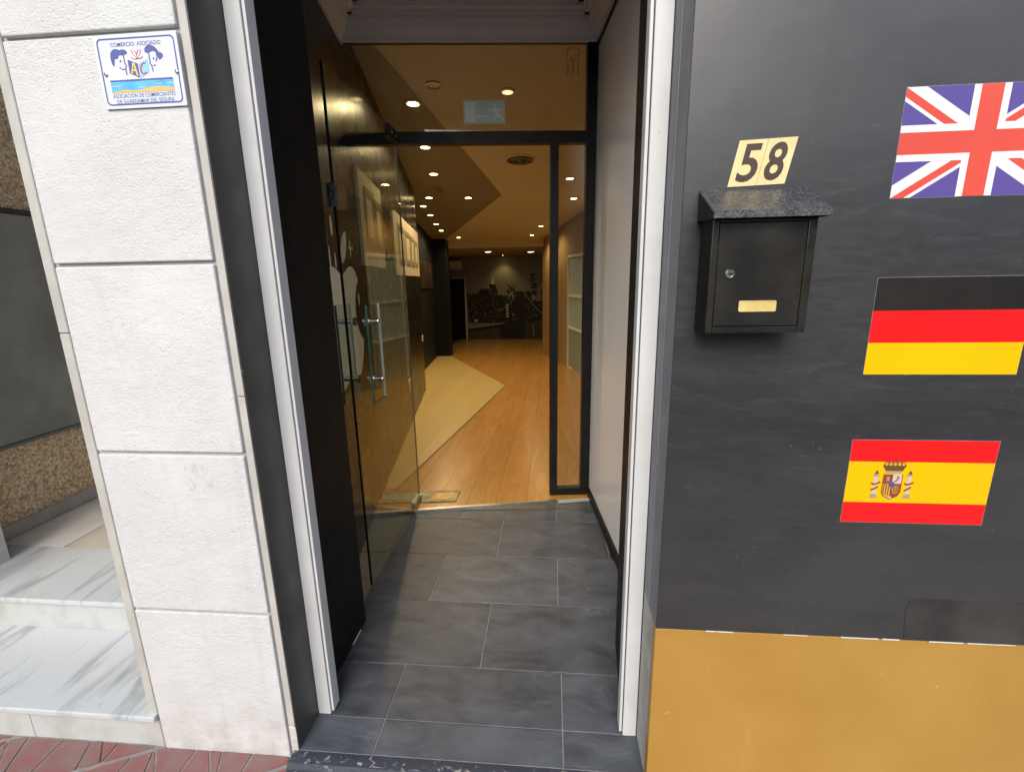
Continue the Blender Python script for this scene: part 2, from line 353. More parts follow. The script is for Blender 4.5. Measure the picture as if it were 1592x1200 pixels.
def box(name, x0, x1, y0, y1, z0, z1, mat, parent=None, bev=0.0, seg=1):
    v, f = boxdata(x0, x1, y0, y1, z0, z1, bev, seg); return link(name, v, f, mat, parent)
def boxes(name, L, mat, parent=None, bev=0.0):
    V, Fc = [], []
    for b in L:
        v, f = boxdata(*b, bev); n = len(V); V += v; Fc += [[i + n for i in q] for q in f]
    return link(name, V, Fc, mat, parent)
def prism(poly, mapf, d0, d1):
    """2-D polygon extruded between offsets d0 and d1 along mapf's third argument"""
    n = len(poly); V = [mapf(a, b, d0) for a, b in poly] + [mapf(a, b, d1) for a, b in poly]
    Fc = [list(range(n))[::-1], list(range(n, 2 * n))] + [[i, (i + 1) % n, n + (i + 1) % n, n + i] for i in range(n)]
    return V, Fc
def poly(name, pts, mapf, d0, d1, mat, parent=None):
    v, f = prism(pts, mapf, d0, d1); return link(name, v, f, mat, parent)
def polys(name, L, mapf, parent, mats):
    """several flat pieces in one printed part: L = [(pts, d0, d1, material index)]"""
    V, Fc, fm = [], [], []
    for pts, d0, d1, mi in L:
        v, f = prism(pts, mapf, d0, d1); n = len(V); V += v; Fc += [[i + n for i in q] for q in f]; fm += [mi] * len(f)
    return link(name, V, Fc, None, parent, mats, fm)
def lathe(prof, c, axis, seg=20):
    """profile [(r, h)] turned about axis through c"""
    ax = Vector(axis).normalized(); q = ax.to_track_quat('Z', 'Y'); V, Fc = [], []
    for r, h in prof:
        for i in range(seg):
            a = 2 * math.pi * i / seg; V.append(tuple(Vector(c) + q @ Vector((r * math.cos(a), r * math.sin(a), h))))
    for k in range(len(prof) - 1):
        for i in range(seg): Fc.append([k * seg + i, k * seg + (i + 1) % seg, (k + 1) * seg + (i + 1) % seg, (k + 1) * seg + i])
    Fc.append(list(range(seg))[::-1]); Fc.append([(len(prof) - 1) * seg + i for i in range(seg)])
    return V, Fc
def turned(name, prof, c, axis, mat, parent=None, seg=20):
    v, f = lathe(prof, c, axis, seg); return link(name, v, f, mat, parent, smooth=False)
def clip(P, a, b, c):
    """keep the side a*x+b*y<=c of a 2-D polygon"""
    out = []
    for i in range(len(P)):
        p, q = P[i], P[(i + 1) % len(P)]; dp = a * p[0] + b * p[1] - c; dq = a * q[0] + b * q[1] - c
        if dp <= 0: out.append(p)
        if (dp < 0 < dq) or (dq < 0 < dp):
            s = dp / (dp - dq); out.append((p[0] + s * (q[0] - p[0]), p[1] + s * (q[1] - p[1])))
    return out
def ell(cx, cy, rx, ry, n=20, a0=0, a1=360):
    full = a1 - a0 >= 360; k = n if full else n + 1
    return [(cx + rx * math.cos(math.radians(a0 + (a1 - a0) * i / n)), cy + ry * math.sin(math.radians(a0 + (a1 - a0) * i / n))) for i in range(k)]
def stroke(pts, w):
    L, Rr = [], []
    for i, p in enumerate(pts):
        a = Vector(pts[max(i - 1, 0)]); b = Vector(pts[min(i + 1, len(pts) - 1)]); t = (b - a).normalized(); n = Vector((-t.y, t.x))
        ww = w[i] if isinstance(w, (list, tuple)) else w
        L.append((p[0] + n.x * ww / 2, p[1] + n.y * ww / 2)); Rr.append((p[0] - n.x * ww / 2, p[1] - n.y * ww / 2))
    return Rr + L[::-1]
def bez(P, n=8):
    """closed outline of cubic segments [(p0,c1,c2), ...] each running to the next p0"""
    out = []
    for i in range(len(P)):
        p0, c1, c2 = (Vector(x) for x in P[i]); p3 = Vector(P[(i + 1) % len(P)][0])
        for k in range(n):
            t = k / n; out.append(tuple((1 - t) ** 3 * p0 + 3 * (1 - t) ** 2 * t * c1 + 3 * (1 - t) * t * t * c2 + t ** 3 * p3))
    return out
def lettering(name, text, size, mapf, mat, parent, cx, cy, width=None, offset=0.0, shear=0.0, depth=.0004, hscale=1.0):
    cu = bpy.data.curves.new('t', 'FONT'); cu.body = text; cu.size = 1; cu.align_x = 'CENTER'; cu.align_y = 'CENTER'; cu.offset = offset; cu.shear = shear; cu.extrude = 0; cu.resolution_u = 4
    o = bpy.data.objects.new('t', cu); COL.objects.link(o); dg = bpy.context.evaluated_depsgraph_get(); dg.update()
    me = bpy.data.meshes.new_from_object(o.evaluated_get(dg)); bpy.data.objects.remove(o)
    xs = [v.co.x for v in me.vertices]; ys = [v.co.y for v in me.vertices]
    h = max(ys) - min(ys); w = max(xs) - min(xs); sy = size / h; sx = (width / w) if width else sy * hscale
    mx_, my_ = (max(xs) + min(xs)) / 2, (max(ys) + min(ys)) / 2
    V = [mapf(cx + (v.co.x - mx_) * sx, cy + (v.co.y - my_) * sy, depth) for v in me.vertices]
    Fc = [list(p.vertices) for p in me.polygons]; bpy.data.meshes.remove(me)
    return link(name, V, Fc, mat, parent)

YP = 1.100     # face of the stucco pillar
YR = 1.065     # face of the dark panel
def fz(y): return .012 - .04 * (y - 2.7)          # the shop floor falls gently inwards
def cz(y): return 2.86 - .07 * (y - 2.9)          # the shop ceiling comes down towards the back
def lw(y): return -1.155 - .187 * (y - 2.8)       # inner face of the left wall
def lw2(y): return -2.389 - .126 * (y - 8.422)    # the recessed stretch of it
def rwx(y): return .22 - .235 * (y - 9.2)         # right wall of the shop
def vrx(y): return .256 - .1127 * (y - 2.953)     # white wall of the entrance
def dwy(x): return 2.95 + .12 * (x - .256)        # glazed front of the shop

# ------------------------------------------------------------------ ground
HO = (-4.8, 4.0, 1.17, 15.3)     # the sheet is open under the shop, whose floor dips below street level
struct(link('ground', [(-60, -60, -.06), (60, -60, -.06), (60, 60, -.06), (-60, 60, -.06), (HO[0], HO[2], -.06), (HO[1], HO[2], -.06), (HO[1], HO[3], -.06), (HO[0], HO[3], -.06)],
    [[0, 1, 5, 4], [1, 2, 6, 5], [2, 3, 7, 6], [3, 0, 4, 7]], 'asphalt'))
pav = struct(box('pavement', -5, 4, -1.2, 1.16, -.2, -.0275, 'paver_joint'))
pid = 0
ang = math.radians(24); ca, sa = math.cos(ang), math.sin(ang)
def pmap(a, b, d): return (-1.2 + a * ca - b * sa, .9 + a * sa + b * ca, -.022 + d)
for i in range(-9, 9):
    for j in range(-6, 6):
        T = .21; g = .0045; x0, y0 = i * T, j * T
        c = (x0 + T * (.38 + .2 * ((i * 7 + j * 3) % 3) / 3), y0 + T * .55)
        A, B, Cc, Dd = (x0, y0), (x0 + T, y0), (x0 + T, y0 + T), (x0, y0 + T)
        P1 = (x0 + T * .3, y0); P2 = (x0 + T * .72, y0 + T)
        for pc in ([A, P1, P2, Dd], [P1, B, Cc, P2]):
            half = [pc] if (i + j) % 2 else [[pc[0], pc[1], pc[3]], [pc[1], pc[2], pc[3]]]
            for q in half:
                cc = (sum(p[0] for p in q) / len(q), sum(p[1] for p in q) / len(q))
                q2 = []
                for p in q:
                    d = Vector((cc[0] - p[0], cc[1] - p[1])); l = d.length; q2.append((p[0] + d.x / l * g * 2.2, p[1] + d.y / l * g * 2.2))
                w = [pmap(a, b, 0) for a, b in q2]
                if min(p[1] for p in w) > 1.15 or max(p[1] for p in w) < .25 or max(p[0] for p in w) < -2.6 or min(p[0] for p in w) > 1.5: continue
                P = clip([(p[0], p[1]) for p in w], 0, 1, 1.098)
                if any(-.81 < p[0] < .28 and p[1] > 1.02 for p in P): P = clip(P, 0, 1, 1.035)
                if len(P) < 3: continue
                dz = random.uniform(-.0015, .0015)
                poly('paver', P, lambda a, b, d: (a, b, d), -.033, -.024 + dz, 'red_paver', pav)

# ------------------------------------------------------------------ entrance floor: slate tiles with grout
vf = struct(box('entrance_floor', -1.3, .5, 1.28, 3.0, -.12, -.004, 'grout'))
box('subfloor', -.80, .279, 1.07, 1.2795, -.12, -.004, 'grout', vf)
rows = [(1.103, 1.2215, 0.04), (1.2245, 1.449, .04), (1.453, 1.812, -.27), (1.816, 2.180, .034), (2.184, 2.556, -.29), (2.560, 2.93, .034)]
for y0, y1, off in rows:
    xs = [off + .6 * k for k in range(-3, 3)]
    for a in xs:
        x0, x1 = max(a + .0018, -1.29), min(a + .6 - .0018, .49)
        if y1 < 1.4: x0, x1 = max(x0, -.797), min(x1, .278)
        if x1 - x0 < .03: continue
        box('tile', x0, x1, y0, y1, -.02, random.uniform(-.0006, .0004), 'slate', vf, .0012)
for P in ([(.13, 1.80), (.16, 1.77), (.24, 1.765), (.27, 1.79), (.265, 1.845), (.2, 1.855), (.15, 1.84)], [(.17, 1.93), (.195, 1.92), (.2, 1.96), (.185, 1.99), (.168, 1.97)]):
    link('scuff_mark', [(a, b, .0008) for a, b in P], [list(range(len(P)))], 'chalk_scuff', vf)
# worn painted nosing in front of the last tiles
nz = [(1.1015, -.001), (1.085, -.001), (1.066, -.004), (1.052, -.012), (1.045, -.035), (1.1015, -.035)]
V = []; n = len(nz); K = 40
for k in range(K + 1):
    x = -.812 + (1.088) * k / K; wob = .006 * noise.noise((x * 9, 0, 0))
    for y, z in nz: V.append((x, y + (wob if y < 1.09 else 0), z + (.002 * noise.noise((x * 14, y * 20, 3)) if z > -.02 else 0)))
Fc = [[k * n + i, (k + 1) * n + i, (k + 1) * n + (i + 1) % n, k * n + (i + 1) % n] for k in range(K) for i in range(n)] + [list(range(n)), [K * n + i for i in range(n)][::-1]]
tag(link('doorstep_nosing', V, Fc, 'worn_blue_paint'), 'worn dark blue painted nosing along the front edge of the slate floor', 'doorstep')

# ------------------------------------------------------------------ stucco pillar on the left
pl = thing('stucco_pillar', (-1.04, 1.2, -.03), 'white stucco pillar of rough rendered blocks left of the doorway', 'pillar')
box('core', -1.288, -.803, YP + .012, 1.272, -.05, 4.2, 'trim_stone', pl)
box('core', -1.288, -1.02, 1.2725, 1.75, -.05, 4.2, 'trim_stone', pl)
zs = [-.05, .497, .999, 1.501, 2.003, 2.505, 3.0, 3.5, 4.2]
for i in range(len(zs) - 1):
    box('block', -1.2545, -.8275, YP, YP + .03, zs[i] + .0045, zs[i + 1] - .0045, 'stucco', pl, .0035, 2)
for xa, xb, splits in ((-1.29, -1.2615, [-.05, 1.33, 2.7, 4.2]), (-.8215, -.797, [.09, 1.16, 2.6, 4.2])):
    for z0, z1 in zip(splits, splits[1:]):
        box('edge_strip', xa, xb, YP + .004, YP + .06, z0, z1 - .002, 'trim_stone', pl, .002)
box('plinth_edge', -.8215, -.796, YP + .002, YP + .06, -.05, .088, 'stucco', pl, .003)

P = ell(-.965, .93, .06, .045, 14)
link('rub_mark', [(a, YP - .0008, b) for a, b in P], [list(range(len(P)))], 'grime_rub', pl)
# ------------------------------------------------------------------ association plaque
PX, PZ, PWd, PH = -1.026, 1.846, .2005, .148
def pq(u, v, d): return (PX + u * PWd, YP - .0045 - d, PZ + v * PH - (u - .5) * .0)
pk = thing('plaque', (PX + PWd / 2, YP, PZ), 'small white metal plaque with blue border, two cartoon heads and beach band', 'plaque')
def rrect(x0, x1, y0, y1, rx, ry, n=5):
    P = []
    for cx_, cy_, a in ((x1 - rx, y1 - ry, 0), (x0 + rx, y1 - ry, 90), (x0 + rx, y0 + ry, 180), (x1 - rx, y0 + ry, 270)): P += ell(cx_, cy_, rx, ry, n, a, a + 90)
    return P
poly('plate', rrect(0, 1, 0, 1, .012, .016, 3), pq, -.0040, 0, 'plaque_white', pk)
o_, i_ = rrect(.035, .965, .045, .955, .05, .07), rrect(.05, .95, .065, .935, .04, .055)
n = len(o_); V = [pq(a, b, .0004) for a, b in o_] + [pq(a, b, .0004) for a, b in i_]
link('border', V, [[i, (i + 1) % n, n + (i + 1) % n, n + i] for i in range(n)], 'plaque_blue', pk)
lettering('lettering', 'COMERCIO  ASOCIADO', .056, pq, 'plaque_blue', pk, .5, .865, .60, .004)
lettering('lettering', 'ASOCIACION DE COMERCIANTES', .056, pq, 'plaque_blue', pk, .5, .172, .76, .004)
lettering('lettering', 'DE GUARDAMAR DEL SEGURA', .056, pq, 'plaque_blue', pk, .51, .096, .70, .004)
sea = [(.12, .23), (.88, .23), (.88, .385), (.12, .385)]
polys('beach_band', [(sea, .0002, .0004, 0), ([(.12, .368), (.88, .368), (.88, .392), (.12, .392)], .0004, .0006, 1),
    ([(.12, .215), (.88, .215), (.88, .255), (.78, .275), (.68, .285), (.58, .275), (.48, .243), (.4, .24), (.32, .255), (.25, .25), (.12, .23)], .0004, .0006, 2),
    ([(.12, .305), (.24, .305), (.24, .312), (.12, .312)], .0004, .0007, 3), ([(.45, .275), (.53, .275), (.53, .284), (.45, .284)], .0004, .0007, 3),
    ([(.66, .31), (.74, .31), (.74, .317), (.66, .317)], .0004, .0007, 3), ([(.8, .315), (.88, .315), (.88, .324), (.8, .324)], .0004, .0007, 3)],
    pq, pk, ['plaque_sea', 'plaque_blue', 'plaque_sand', 'plaque_white'])
cub = [([(.375, .66), (.49, .60), (.49, .405), (.375, .475)], .0002, .0004, 0), ([(.50, .60), (.615, .66), (.615, .475), (.50, .405)], .0002, .0004, 1)]
polys('cube_emblem', cub, pq, pk, ['plaque_blue', 'plaque_sky'])
A_ = [[(.395, .475), (.43, .62), (.452, .61), (.475, .435), (.455, .445), (.449, .495), (.418, .508), (.413, .467)]]
polys('letter_a', [(A_[0], .0004, .0006, 0), ([(.423, .53), (.436, .585), (.446, .52)], .0006, .0008, 1)], pq, pk, ['plaque_gold', 'plaque_blue'])
Cp = [(.558 + .042 * math.cos(math.radians(a)), .53 + .07 * math.sin(math.radians(a)) + .02 * math.cos(math.radians(a))) for a in range(50, 320, 18)]
polys('letter_c', [(stroke(Cp, .022), .0004, .0006, 0)], pq, pk, ['plaque_crimson'])
hl = bez([((.175, .66), (.16, .80), (.24, .84), ), ((.30, .79), (.33, .81), (.38, .80)), ((.385, .755), (.37, .715), (.32, .72)), ((.285, .725), (.27, .70), (.255, .66)), ((.235, .68), (.225, .70), (.215, .65)), ((.205, .58), (.19, .58), (.178, .61))], 6)
hr = bez([((.595, .75), (.59, .83), (.66, .86)), ((.71, .82), (.76, .78), (.75, .72)), ((.79, .73), (.83, .68), (.79, .645)), ((.75, .635), (.745, .67), (.748, .69)), ((.73, .72), (.715, .755), (.69, .76)), ((.665, .745), (.64, .74), (.62, .72))], 6)
prof_l = stroke([(.335, .72), (.335, .63), (.34, .60), (.352, .575), (.338, .56), (.335, .52), (.338, .455)], .013)
prof_r = stroke([(.64, .73), (.64, .64), (.645, .61), (.632, .59), (.65, .575), (.655, .54), (.66, .48)], .013)
polys('head_emblem', [(hl, .0002, .0004, 0), (prof_l, .0002, .0004, 0), (ell(.288, .645, .011, .016, 10), .0002, .0004, 0), (stroke([(.265, .565), (.285, .54), (.31, .53), (.335, .532)], .012), .0002, .0005, 0)], pq, pk, ['plaque_blue'])
polys('head_emblem', [(hr, .0002, .0004, 0), (prof_r, .0002, .0004, 0), (ell(.69, .655, .010, .016, 10), .0002, .0004, 0), (stroke([(.665, .565), (.68, .555), (.7, .575)], .011), .0002, .0005, 0), (stroke([(.73, .72), (.735, .68), (.725, .64), (.71, .62)], .012), .0002, .0005, 0)], pq, pk, ['plaque_blue'])
polys('flower_emblem', [(ell(.495, .705, .055, .04, 16), .0002, .0003, 1)] + [(stroke(p, .009), .0003, .0005, 0) for p in
    ([(.44, .785), (.452, .73), (.48, .69), (.52, .66)], [(.545, .79), (.54, .735), (.51, .69), (.475, .66)], [(.425, .69), (.455, .66), (.49, .665)], [(.565, .69), (.54, .665), (.5, .665)], [(.47, .78), (.49, .74), (.495, .70)], [(.52, .78), (.5, .74), (.497, .70)])], pq, pk, ['plaque_crimson', 'plaque_pink'])
for u, v in ((.085, .475), (.94, .46)):
    c = pq(u, v, 0); turned('screw', [(.0045, 0), (.0042, .002), (.0025, .003), (.0022, .0015)], c, (0, -1, 0), 'steel', pk, 12)

# ------------------------------------------------------------------ door surround: reveals and shutter guides
tag(box('reveal_panel', -.80, -.7955, YP + .003, 1.27, -.004, 3.0, 'reveal_black'), 'dusty black reveal panel between the pillar and the left shutter guide', 'panel')
def guide(name, x0, x1, y, label, side):
    g = thing(name, ((x0 + x1) / 2, y, 0), label, 'door frame')
    w = x1 - x0
    if side < 0: a, b, c, d = x0, x1 - .011, x1 - .008, x1
    else: a, b, c, d = x0 + .011, x1, x0, x0 + .008
    box('channel', a, b, y, y + .045, .001, 3.0, 'white_aluminium', g, .0015)
    box('lip', c, d, y + .004, y + .045, .012, 3.0, 'white_aluminium', g, .001)
    box('slot', min(b, c) - .0005 if side < 0 else d - .0005, max(b, c) + .0005 if side < 0 else a + .0005, y + .012, y + .044, .012, 3.0, 'black_metal', g)
guide('shutter_guide', -.795, -.741, 1.228, 'white aluminium shutter guide on the left edge of the doorway', -1)
guide('shutter_guide', .2225, .2755, 1.220, 'white aluminium shutter guide on the right edge of the doorway', 1)
rp = thing('reveal_panel', (.28, 1.14, 0), 'grey painted reveal with bare concrete foot beside the right shutter guide', 'panel')
box('painted_face', .2775, .30, YR + .004, 1.26, .541, 3.2, 'reveal_grey', rp, .001)
box('joint_bead', .2755, .2785, 1.150, 1.156, .545, 3.2, 'reveal_grey', rp)
box('bare_foot', .2785, .30, YR + .004, 1.26, .012, .5405, 'bare_concrete', rp, .002)
box('foot_shoe', .2790, .30, YR + .004, 1.26, -.05, .0115, 'bare_concrete', rp)
box('gap_strip', .2757, .2775, 1.2215, 1.25, .01, .62, 'black_metal', rp)  # narrow black strip between guide and reveal

# ------------------------------------------------------------------ dark cladding and ochre plinth on the right
dp = thing('cladding_panel', (1.8, YR, .54), 'large scuffed dark grey cladding panel carrying the mailbox and flags', 'panel')
box('sheet', .2778, 4.0, YR, YR + .03, .5425, 4.2, 'dark_panel', dp, .0015)
PT = [(.889, .5435), (1.4, .5435), (1.4, .652), (.905, .664), (.886, .658), (.879, .64)]
poly('patch', PT, lambda a, b, d: (a, YR - .0006 - d, b), -.0008, .0004, 'patch_film', dp)
for q in [(.405, .43, YR - .0008, YR + .002, .5408, .5426), (.432, .475, YR - .0008, YR + .002, .5408, .5420), (.60, .66, YR - .0006, YR + .002, .5408, .5416), (.74, .83, YR - .0008, YR + .002, .5408, .5420), (.84, .88, YR - .0008, YR + .002, .5408, .5426), (.95, 1.03, YR - .0008, YR + .002, .5400, .5424), (1.04, 1.15, YR - .0008, YR + .002, .5402, .5418)]: box('peeling_edge', *q, 'plastic_white', dp)
pp_ = thing('plinth_panel', (1.8, YR, 0), 'ochre painted plinth panel below the dark cladding', 'panel')
box('sheet', .2772, 4.0, YR + .003, YR + .035, -.05, .5395, 'ochre_paint', pp_, .001)
for x, z in ((.92, .505), (1.13, .495), (1.135, .36)): turned('rivet', [(.004, -.001), (.0036, .0008), (.0016, .0013)], (x, YR + .003, z), (0, -1, 0), 'ochre_paint', pp_, 10)
struct(box('wall_facade', .30, 4.0, YR + .04, 1.3, -.05, 4.2, 'bare_concrete'))
struct(box('lintel', -.82, .36, YP + .01, 1.35, 2.78, 4.2, 'trim_stone'))

# flags
def fmap(x0, z0, w, h, y=YR):
    return lambda u, v, d: (x0 + u * w, y - .0005 - d, z0 + v * h)
def bands(name, x0, z0, w, h, rows, label, t=.0005):
    f = thing(name, (x0 + w / 2, YR, z0), label, 'flag sticker', 'flag stickers on the cladding'); mf = fmap(x0, z0, w, h)
    e = .0011; poly('backing', [(-e / w, -e / h), (1 + e / w, -e / h), (1 + e / w, 1 + e / h), (-e / w, 1 + e / h)], mf, -.0003, .0001, 'film_edge', f)
    for v0, v1, mt in rows: poly('stripe', [(0, v0), (1, v0), (1, v1), (0, v1)], mf, -.0003, t, mt, f)
    return f, mf
bands('flag_sticker', .694, 1.2285, .313, .209, [(0, .335, 'yellow_vinyl'), (.335, .668, 'red_vinyl'), (.668, 1, 'black_vinyl')], 'black, red and yellow horizontally striped flag sticker, middle of the three')
fes, me_ = bands('flag_sticker', .694, .8675, .313, .207, [(0, .25, 'red_vinyl'), (.25, .745, 'yellow_vinyl'), (.745, 1, 'red_vinyl')], 'red, yellow, red flag sticker with a crest, lowest of the three')
# crest
def cm(u, v, d): return (.7945 + u * .044, YR - .0012 - d, .9635 + v * .044)
CR = ['crest_brown', 'crest_red', 'crest_gold', 'crest_pale', 'plaque_blue', 'frame_olive']
sh = [([(-.46, .1), (0, .1), (0, .62), (-.46, .62)], 0, .0002, 1), ([(0, .1), (.46, .1), (.46, .62), (0, .62)], 0, .0002, 3)]
lowl = [(-.46, .1), (-.46, -.35), (-.36, -.58), (-.2, -.7), (0, -.78), (0, .1)]
sh += [(lowl, 0, .0002, 2), ([(-p[0], p[1]) for p in lowl][::-1], 0, .0002, 1)]
for k in range(4): x = -.4 + k * .12; sh.append(([(x, -.5 - .04 * k), (x + .05, -.52 - .04 * k), (x + .05, .1), (x, .1)], .0002, .0004, 1))
sh += [(stroke(ell(.22, -.25, .15, .2, 16), .035), .0002, .0004, 2), (stroke([(.1, -.25), (.34, -.25)], .03), .0002, .0004, 2), (stroke([(.22, -.42), (.22, -.08)], .03), .0002, .0004, 2)]
sh += [(stroke([(.1, .2), (.22, .3), (.3, .45), (.2, .52)], .07), .0002, .0004, 1), ([(-.3, .25), (-.16, .25), (-.16, .45), (-.23, .5), (-.3, .45)], .0002, .0004, 5)]
sh += [(ell(0, .05, .13, .16, 14), .0004, .0006, 4), (ell(0, -.72, .09, .1, 10), .0003, .0005, 3), (stroke([(-.47, .64), (-.47, -.36), (-.37, -.6), (0, -.8), (.37, -.6), (.47, -.36), (.47, .64)], .035), .0003, .0005, 0)]
crown = [([(-.4, .68), (.4, .68), (.42, .82), (-.42, .82)], 0, .0003, 5), ([(-.42, .82), (.42, .82), (.58, 1.1), (.5, 1.32), (-.5, 1.32), (-.58, 1.1)], 0, .0002, 0)]
for k in range(5): crown.append((ell(-.42 + .21 * k, 1.2, .085, .1, 10), .0002, .0004, 2))
for k in range(6): crown.append((ell(-.35 + .14 * k, .75, .035, .04, 8), .0003, .0005, 2))
crown += [(stroke([(0, 1.3), (0, 1.62)], .04), 0, .0004, 0), (stroke([(-.07, 1.5), (.07, 1.5)], .04), 0, .0004, 0)]
pil_ = []
for s in (-1, 1):
    x = s * .83
    pil_ += [([(x - .09, -.5), (x + .09, -.5), (x + .09, .5), (x - .09, .5)], 0, .0002, 3), ([(x - .2, -.75), (x + .2, -.75), (x + .15, -.5), (x - .15, -.5)], 0, .0002, 5), ([(x - .14, .5), (x + .14, .5), (x + .14, .62), (x - .14, .62)], 0, .0003, 5),
        ([(x - .12, .64), (x + .12, .64), (x + .06, .75), (x, .86), (x - .06, .75)], 0, .0003, 0), (stroke([(x - .22, .12), (x - .05, .04), (x + .12, .12), (x + .24, .18)], .1), .0002, .0004, 1), (stroke([(x - .18, -.3), (x, -.2), (x + .15, -.08)], .1), .0002, .0004, 1)]
cr = polys('crest', sh + crown + pil_, cm, fes, CR)
# union flag, clipped from its true crosses
fu = thing('flag_sticker', (.848, YR, 1.596), 'blue flag sticker with red and white crosses, topmost of the three', 'flag sticker', 'flag stickers on the cladding')
ux, uz, uw, uh = .692, 1.5965, .312, .203
mu_ = fmap(ux, uz, uw, uh)
Wd, Hh = uw / uh, 1.0
def rect_clip(P):
    for a, b, c in ((-1, 0, 0), (1, 0, Wd), (0, -1, 0), (0, 1, 1)): P = clip(P, a, b, c)
    return [(p[0] / Wd, p[1]) for p in P]
def diag(p, q, o0, o1):
    d = (Vector(q) - Vector(p)).normalized(); n = Vector((-d.y, d.x)); a, b = Vector(p) - d, Vector(q) + d
    return [tuple(a + n * o0), tuple(b + n * o0), tuple(b + n * o1), tuple(a + n * o1)]
poly('backing', [(-.0036, -.0055), (1.0036, -.0055), (1.0036, 1.0055), (-.0036, 1.0055)], mu_, -.0003, .0001, 'film_edge', fu)
poly('field', [(0, 0), (1, 0), (1, 1), (0, 1)], mu_, -.0003, .0003, 'blue_vinyl', fu)
cc = (Wd / 2, .5)
wl = [(rect_clip(diag((0, 0), (Wd, 1), -.1, .1)), .0003, .0004, 0), (rect_clip(diag((0, 1), (Wd, 0), -.1, .1)), .0003, .00046, 0)]
polys('white_saltire', wl, mu_, fu, ['white_vinyl'])
rl = []
for p, s in (((0, 0), 1), ((Wd, 1), 1), ((0, 1), 1), ((Wd, 0), 1)):
    d = (Vector(cc) - Vector(p)).normalized(); n = Vector((-d.y, d.x)); a = Vector(p) - d * .3; b = Vector(cc)
    o0, o1 = (0.0, -.068)
    rl.append((rect_clip([tuple(a + n * o1), tuple(b + n * o1), tuple(b + n * o0), tuple(a + n * o0)]), .00046, .0006 + .00002 * len(rl), 0))
polys('red_saltire', rl, mu_, fu, ['coral_vinyl'])
wc = .165 / 1; rc = .1
polys('white_cross', [([(0, .5 - wc), (1, .5 - wc), (1, .5 + wc), (0, .5 + wc)], .0006, .0008, 0), ([(.5 - wc / Wd, 0), (.5 + wc / Wd, 0), (.5 + wc / Wd, 1), (.5 - wc / Wd, 1)], .0006, .00084, 0)], mu_, fu, ['white_vinyl'])
polys('red_cross', [([(0, .5 - rc), (1, .5 - rc), (1, .5 + rc), (0, .5 + rc)], .00084, .001, 0), ([(.5 - rc / Wd, 0), (.5 + rc / Wd, 0), (.5 + rc / Wd, 1), (.5 - rc / Wd, 1)], .00084, .00104, 0)], mu_, fu, ['coral_vinyl'])

# house number
hn = thing('house_number', (.43, YR, 1.628), 'pale gold slanted house number plates reading 58 above the mailbox', 'house number')
def nm(a, b, d): return (a + (b - 1.628) * .2, YR - .0005 - d, b + (a - .365) * .03)
poly('digit_plate', [(.367, 1.628), (.4235, 1.628), (.4235, 1.7165), (.367, 1.7165)], nm, -.0003, .0012, 'gold_plate', hn)
poly('digit_plate', [(.4243, 1.628), (.481, 1.628), (.481, 1.7165), (.4243, 1.7165)], nm, -.0003, .0010, 'gold_plate', hn)
lettering('numeral', '5', .073, nm, 'numeral_brown', hn, .3980, 1.6725, .039, .02, 0, .0016)
lettering('numeral', '8', .073, nm, 'numeral_brown', hn, .4505, 1.6725, .037, .02, 0, .0016)

# mailbox
mb = thing('mailbox', (.42, YR, 1.33), 'black metal mailbox with sloping speckled hood below the number 58', 'mailbox')
x0, x1, yf, z0, z1 = .3195, .5165, .990, 1.332, 1.575
box('body', x0, x1, yf, YR - .002, z0, z1, 'black_metal', mb, .0015)
fr = [(x0, x0 + .0125, yf - .005, yf + .001, z0, z1 - .016), (x1 - .0155, x1, yf - .005, yf + .001, z0, z1 - .016), (x0 + .0127, x1 - .0157, yf - .0048, yf + .001, z0, z0 + .0125), (x0 + .0127, x1 - .0157, yf - .0048, yf + .001, z1 - .024, z1 - .016)]
boxes('front_frame', fr, 'box_gloss', mb, .0012)
dr = box('flap_door', x0 + .0140, x1 - .0170, yf - .0042, yf - .0005, z0 + .0140, z1 - .0255, 'box_gloss', mb, .001)
turned('lock', [(.0092, 0), (.0092, .003), (.0078, .0045), (.0065, .0045), (.0062, .0036)], (.3590, yf - .004, 1.4515), (0, -1, 0), 'chrome', dr, 24)
box('keyhole', .3552, .3632, yf - .0090, yf - .0070, 1.4502, 1.4527, 'black_metal', dr)
npl = poly('name_plate', rrect(.3815, .4545, 1.3755, 1.3975, .003, .003, 3), lambda a, b, d: (a, yf - .0042 - d, b), -.0005, .0014, 'brass', dr)
ro, ri = rrect(.3815, .4545, 1.3755, 1.3975, .003, .003, 3), rrect(.3840, .4520, 1.3780, 1.3950, .002, .002, 3); n = len(ro)
link('plate_rim', [(a, yf - .0064, b) for a, b in ro] + [(a, yf - .0064, b) for a, b in ri], [[i, (i + 1) % n, n + (i + 1) % n, n + i] for i in range(n)], 'brass', mb)
hx0, hx1 = .3105, .5250
hp = [(YR - .001, 1.624), (.9600, 1.569), (.9570, 1.5665), (.9570, 1.5555), (.9590, 1.5555), (.9590, 1.5650), (YR - .001, 1.619)]
V, Fc = prism(hp, lambda a, b, d: (d, a, b), hx0, hx1); hood = link('hood', V, Fc, 'box_hood', mb)
for xs_ in (hx0, hx1 - .0016):
    V, Fc = prism([(YR - .001, 1.6185), (.9595, 1.5645), (.9595, 1.5555), (.985, 1.5555), (YR - .001, 1.561)], lambda a, b, d: (d, a, b), xs_, xs_ + .0016); link('hood_cheek', V, Fc, 'black_metal', mb)

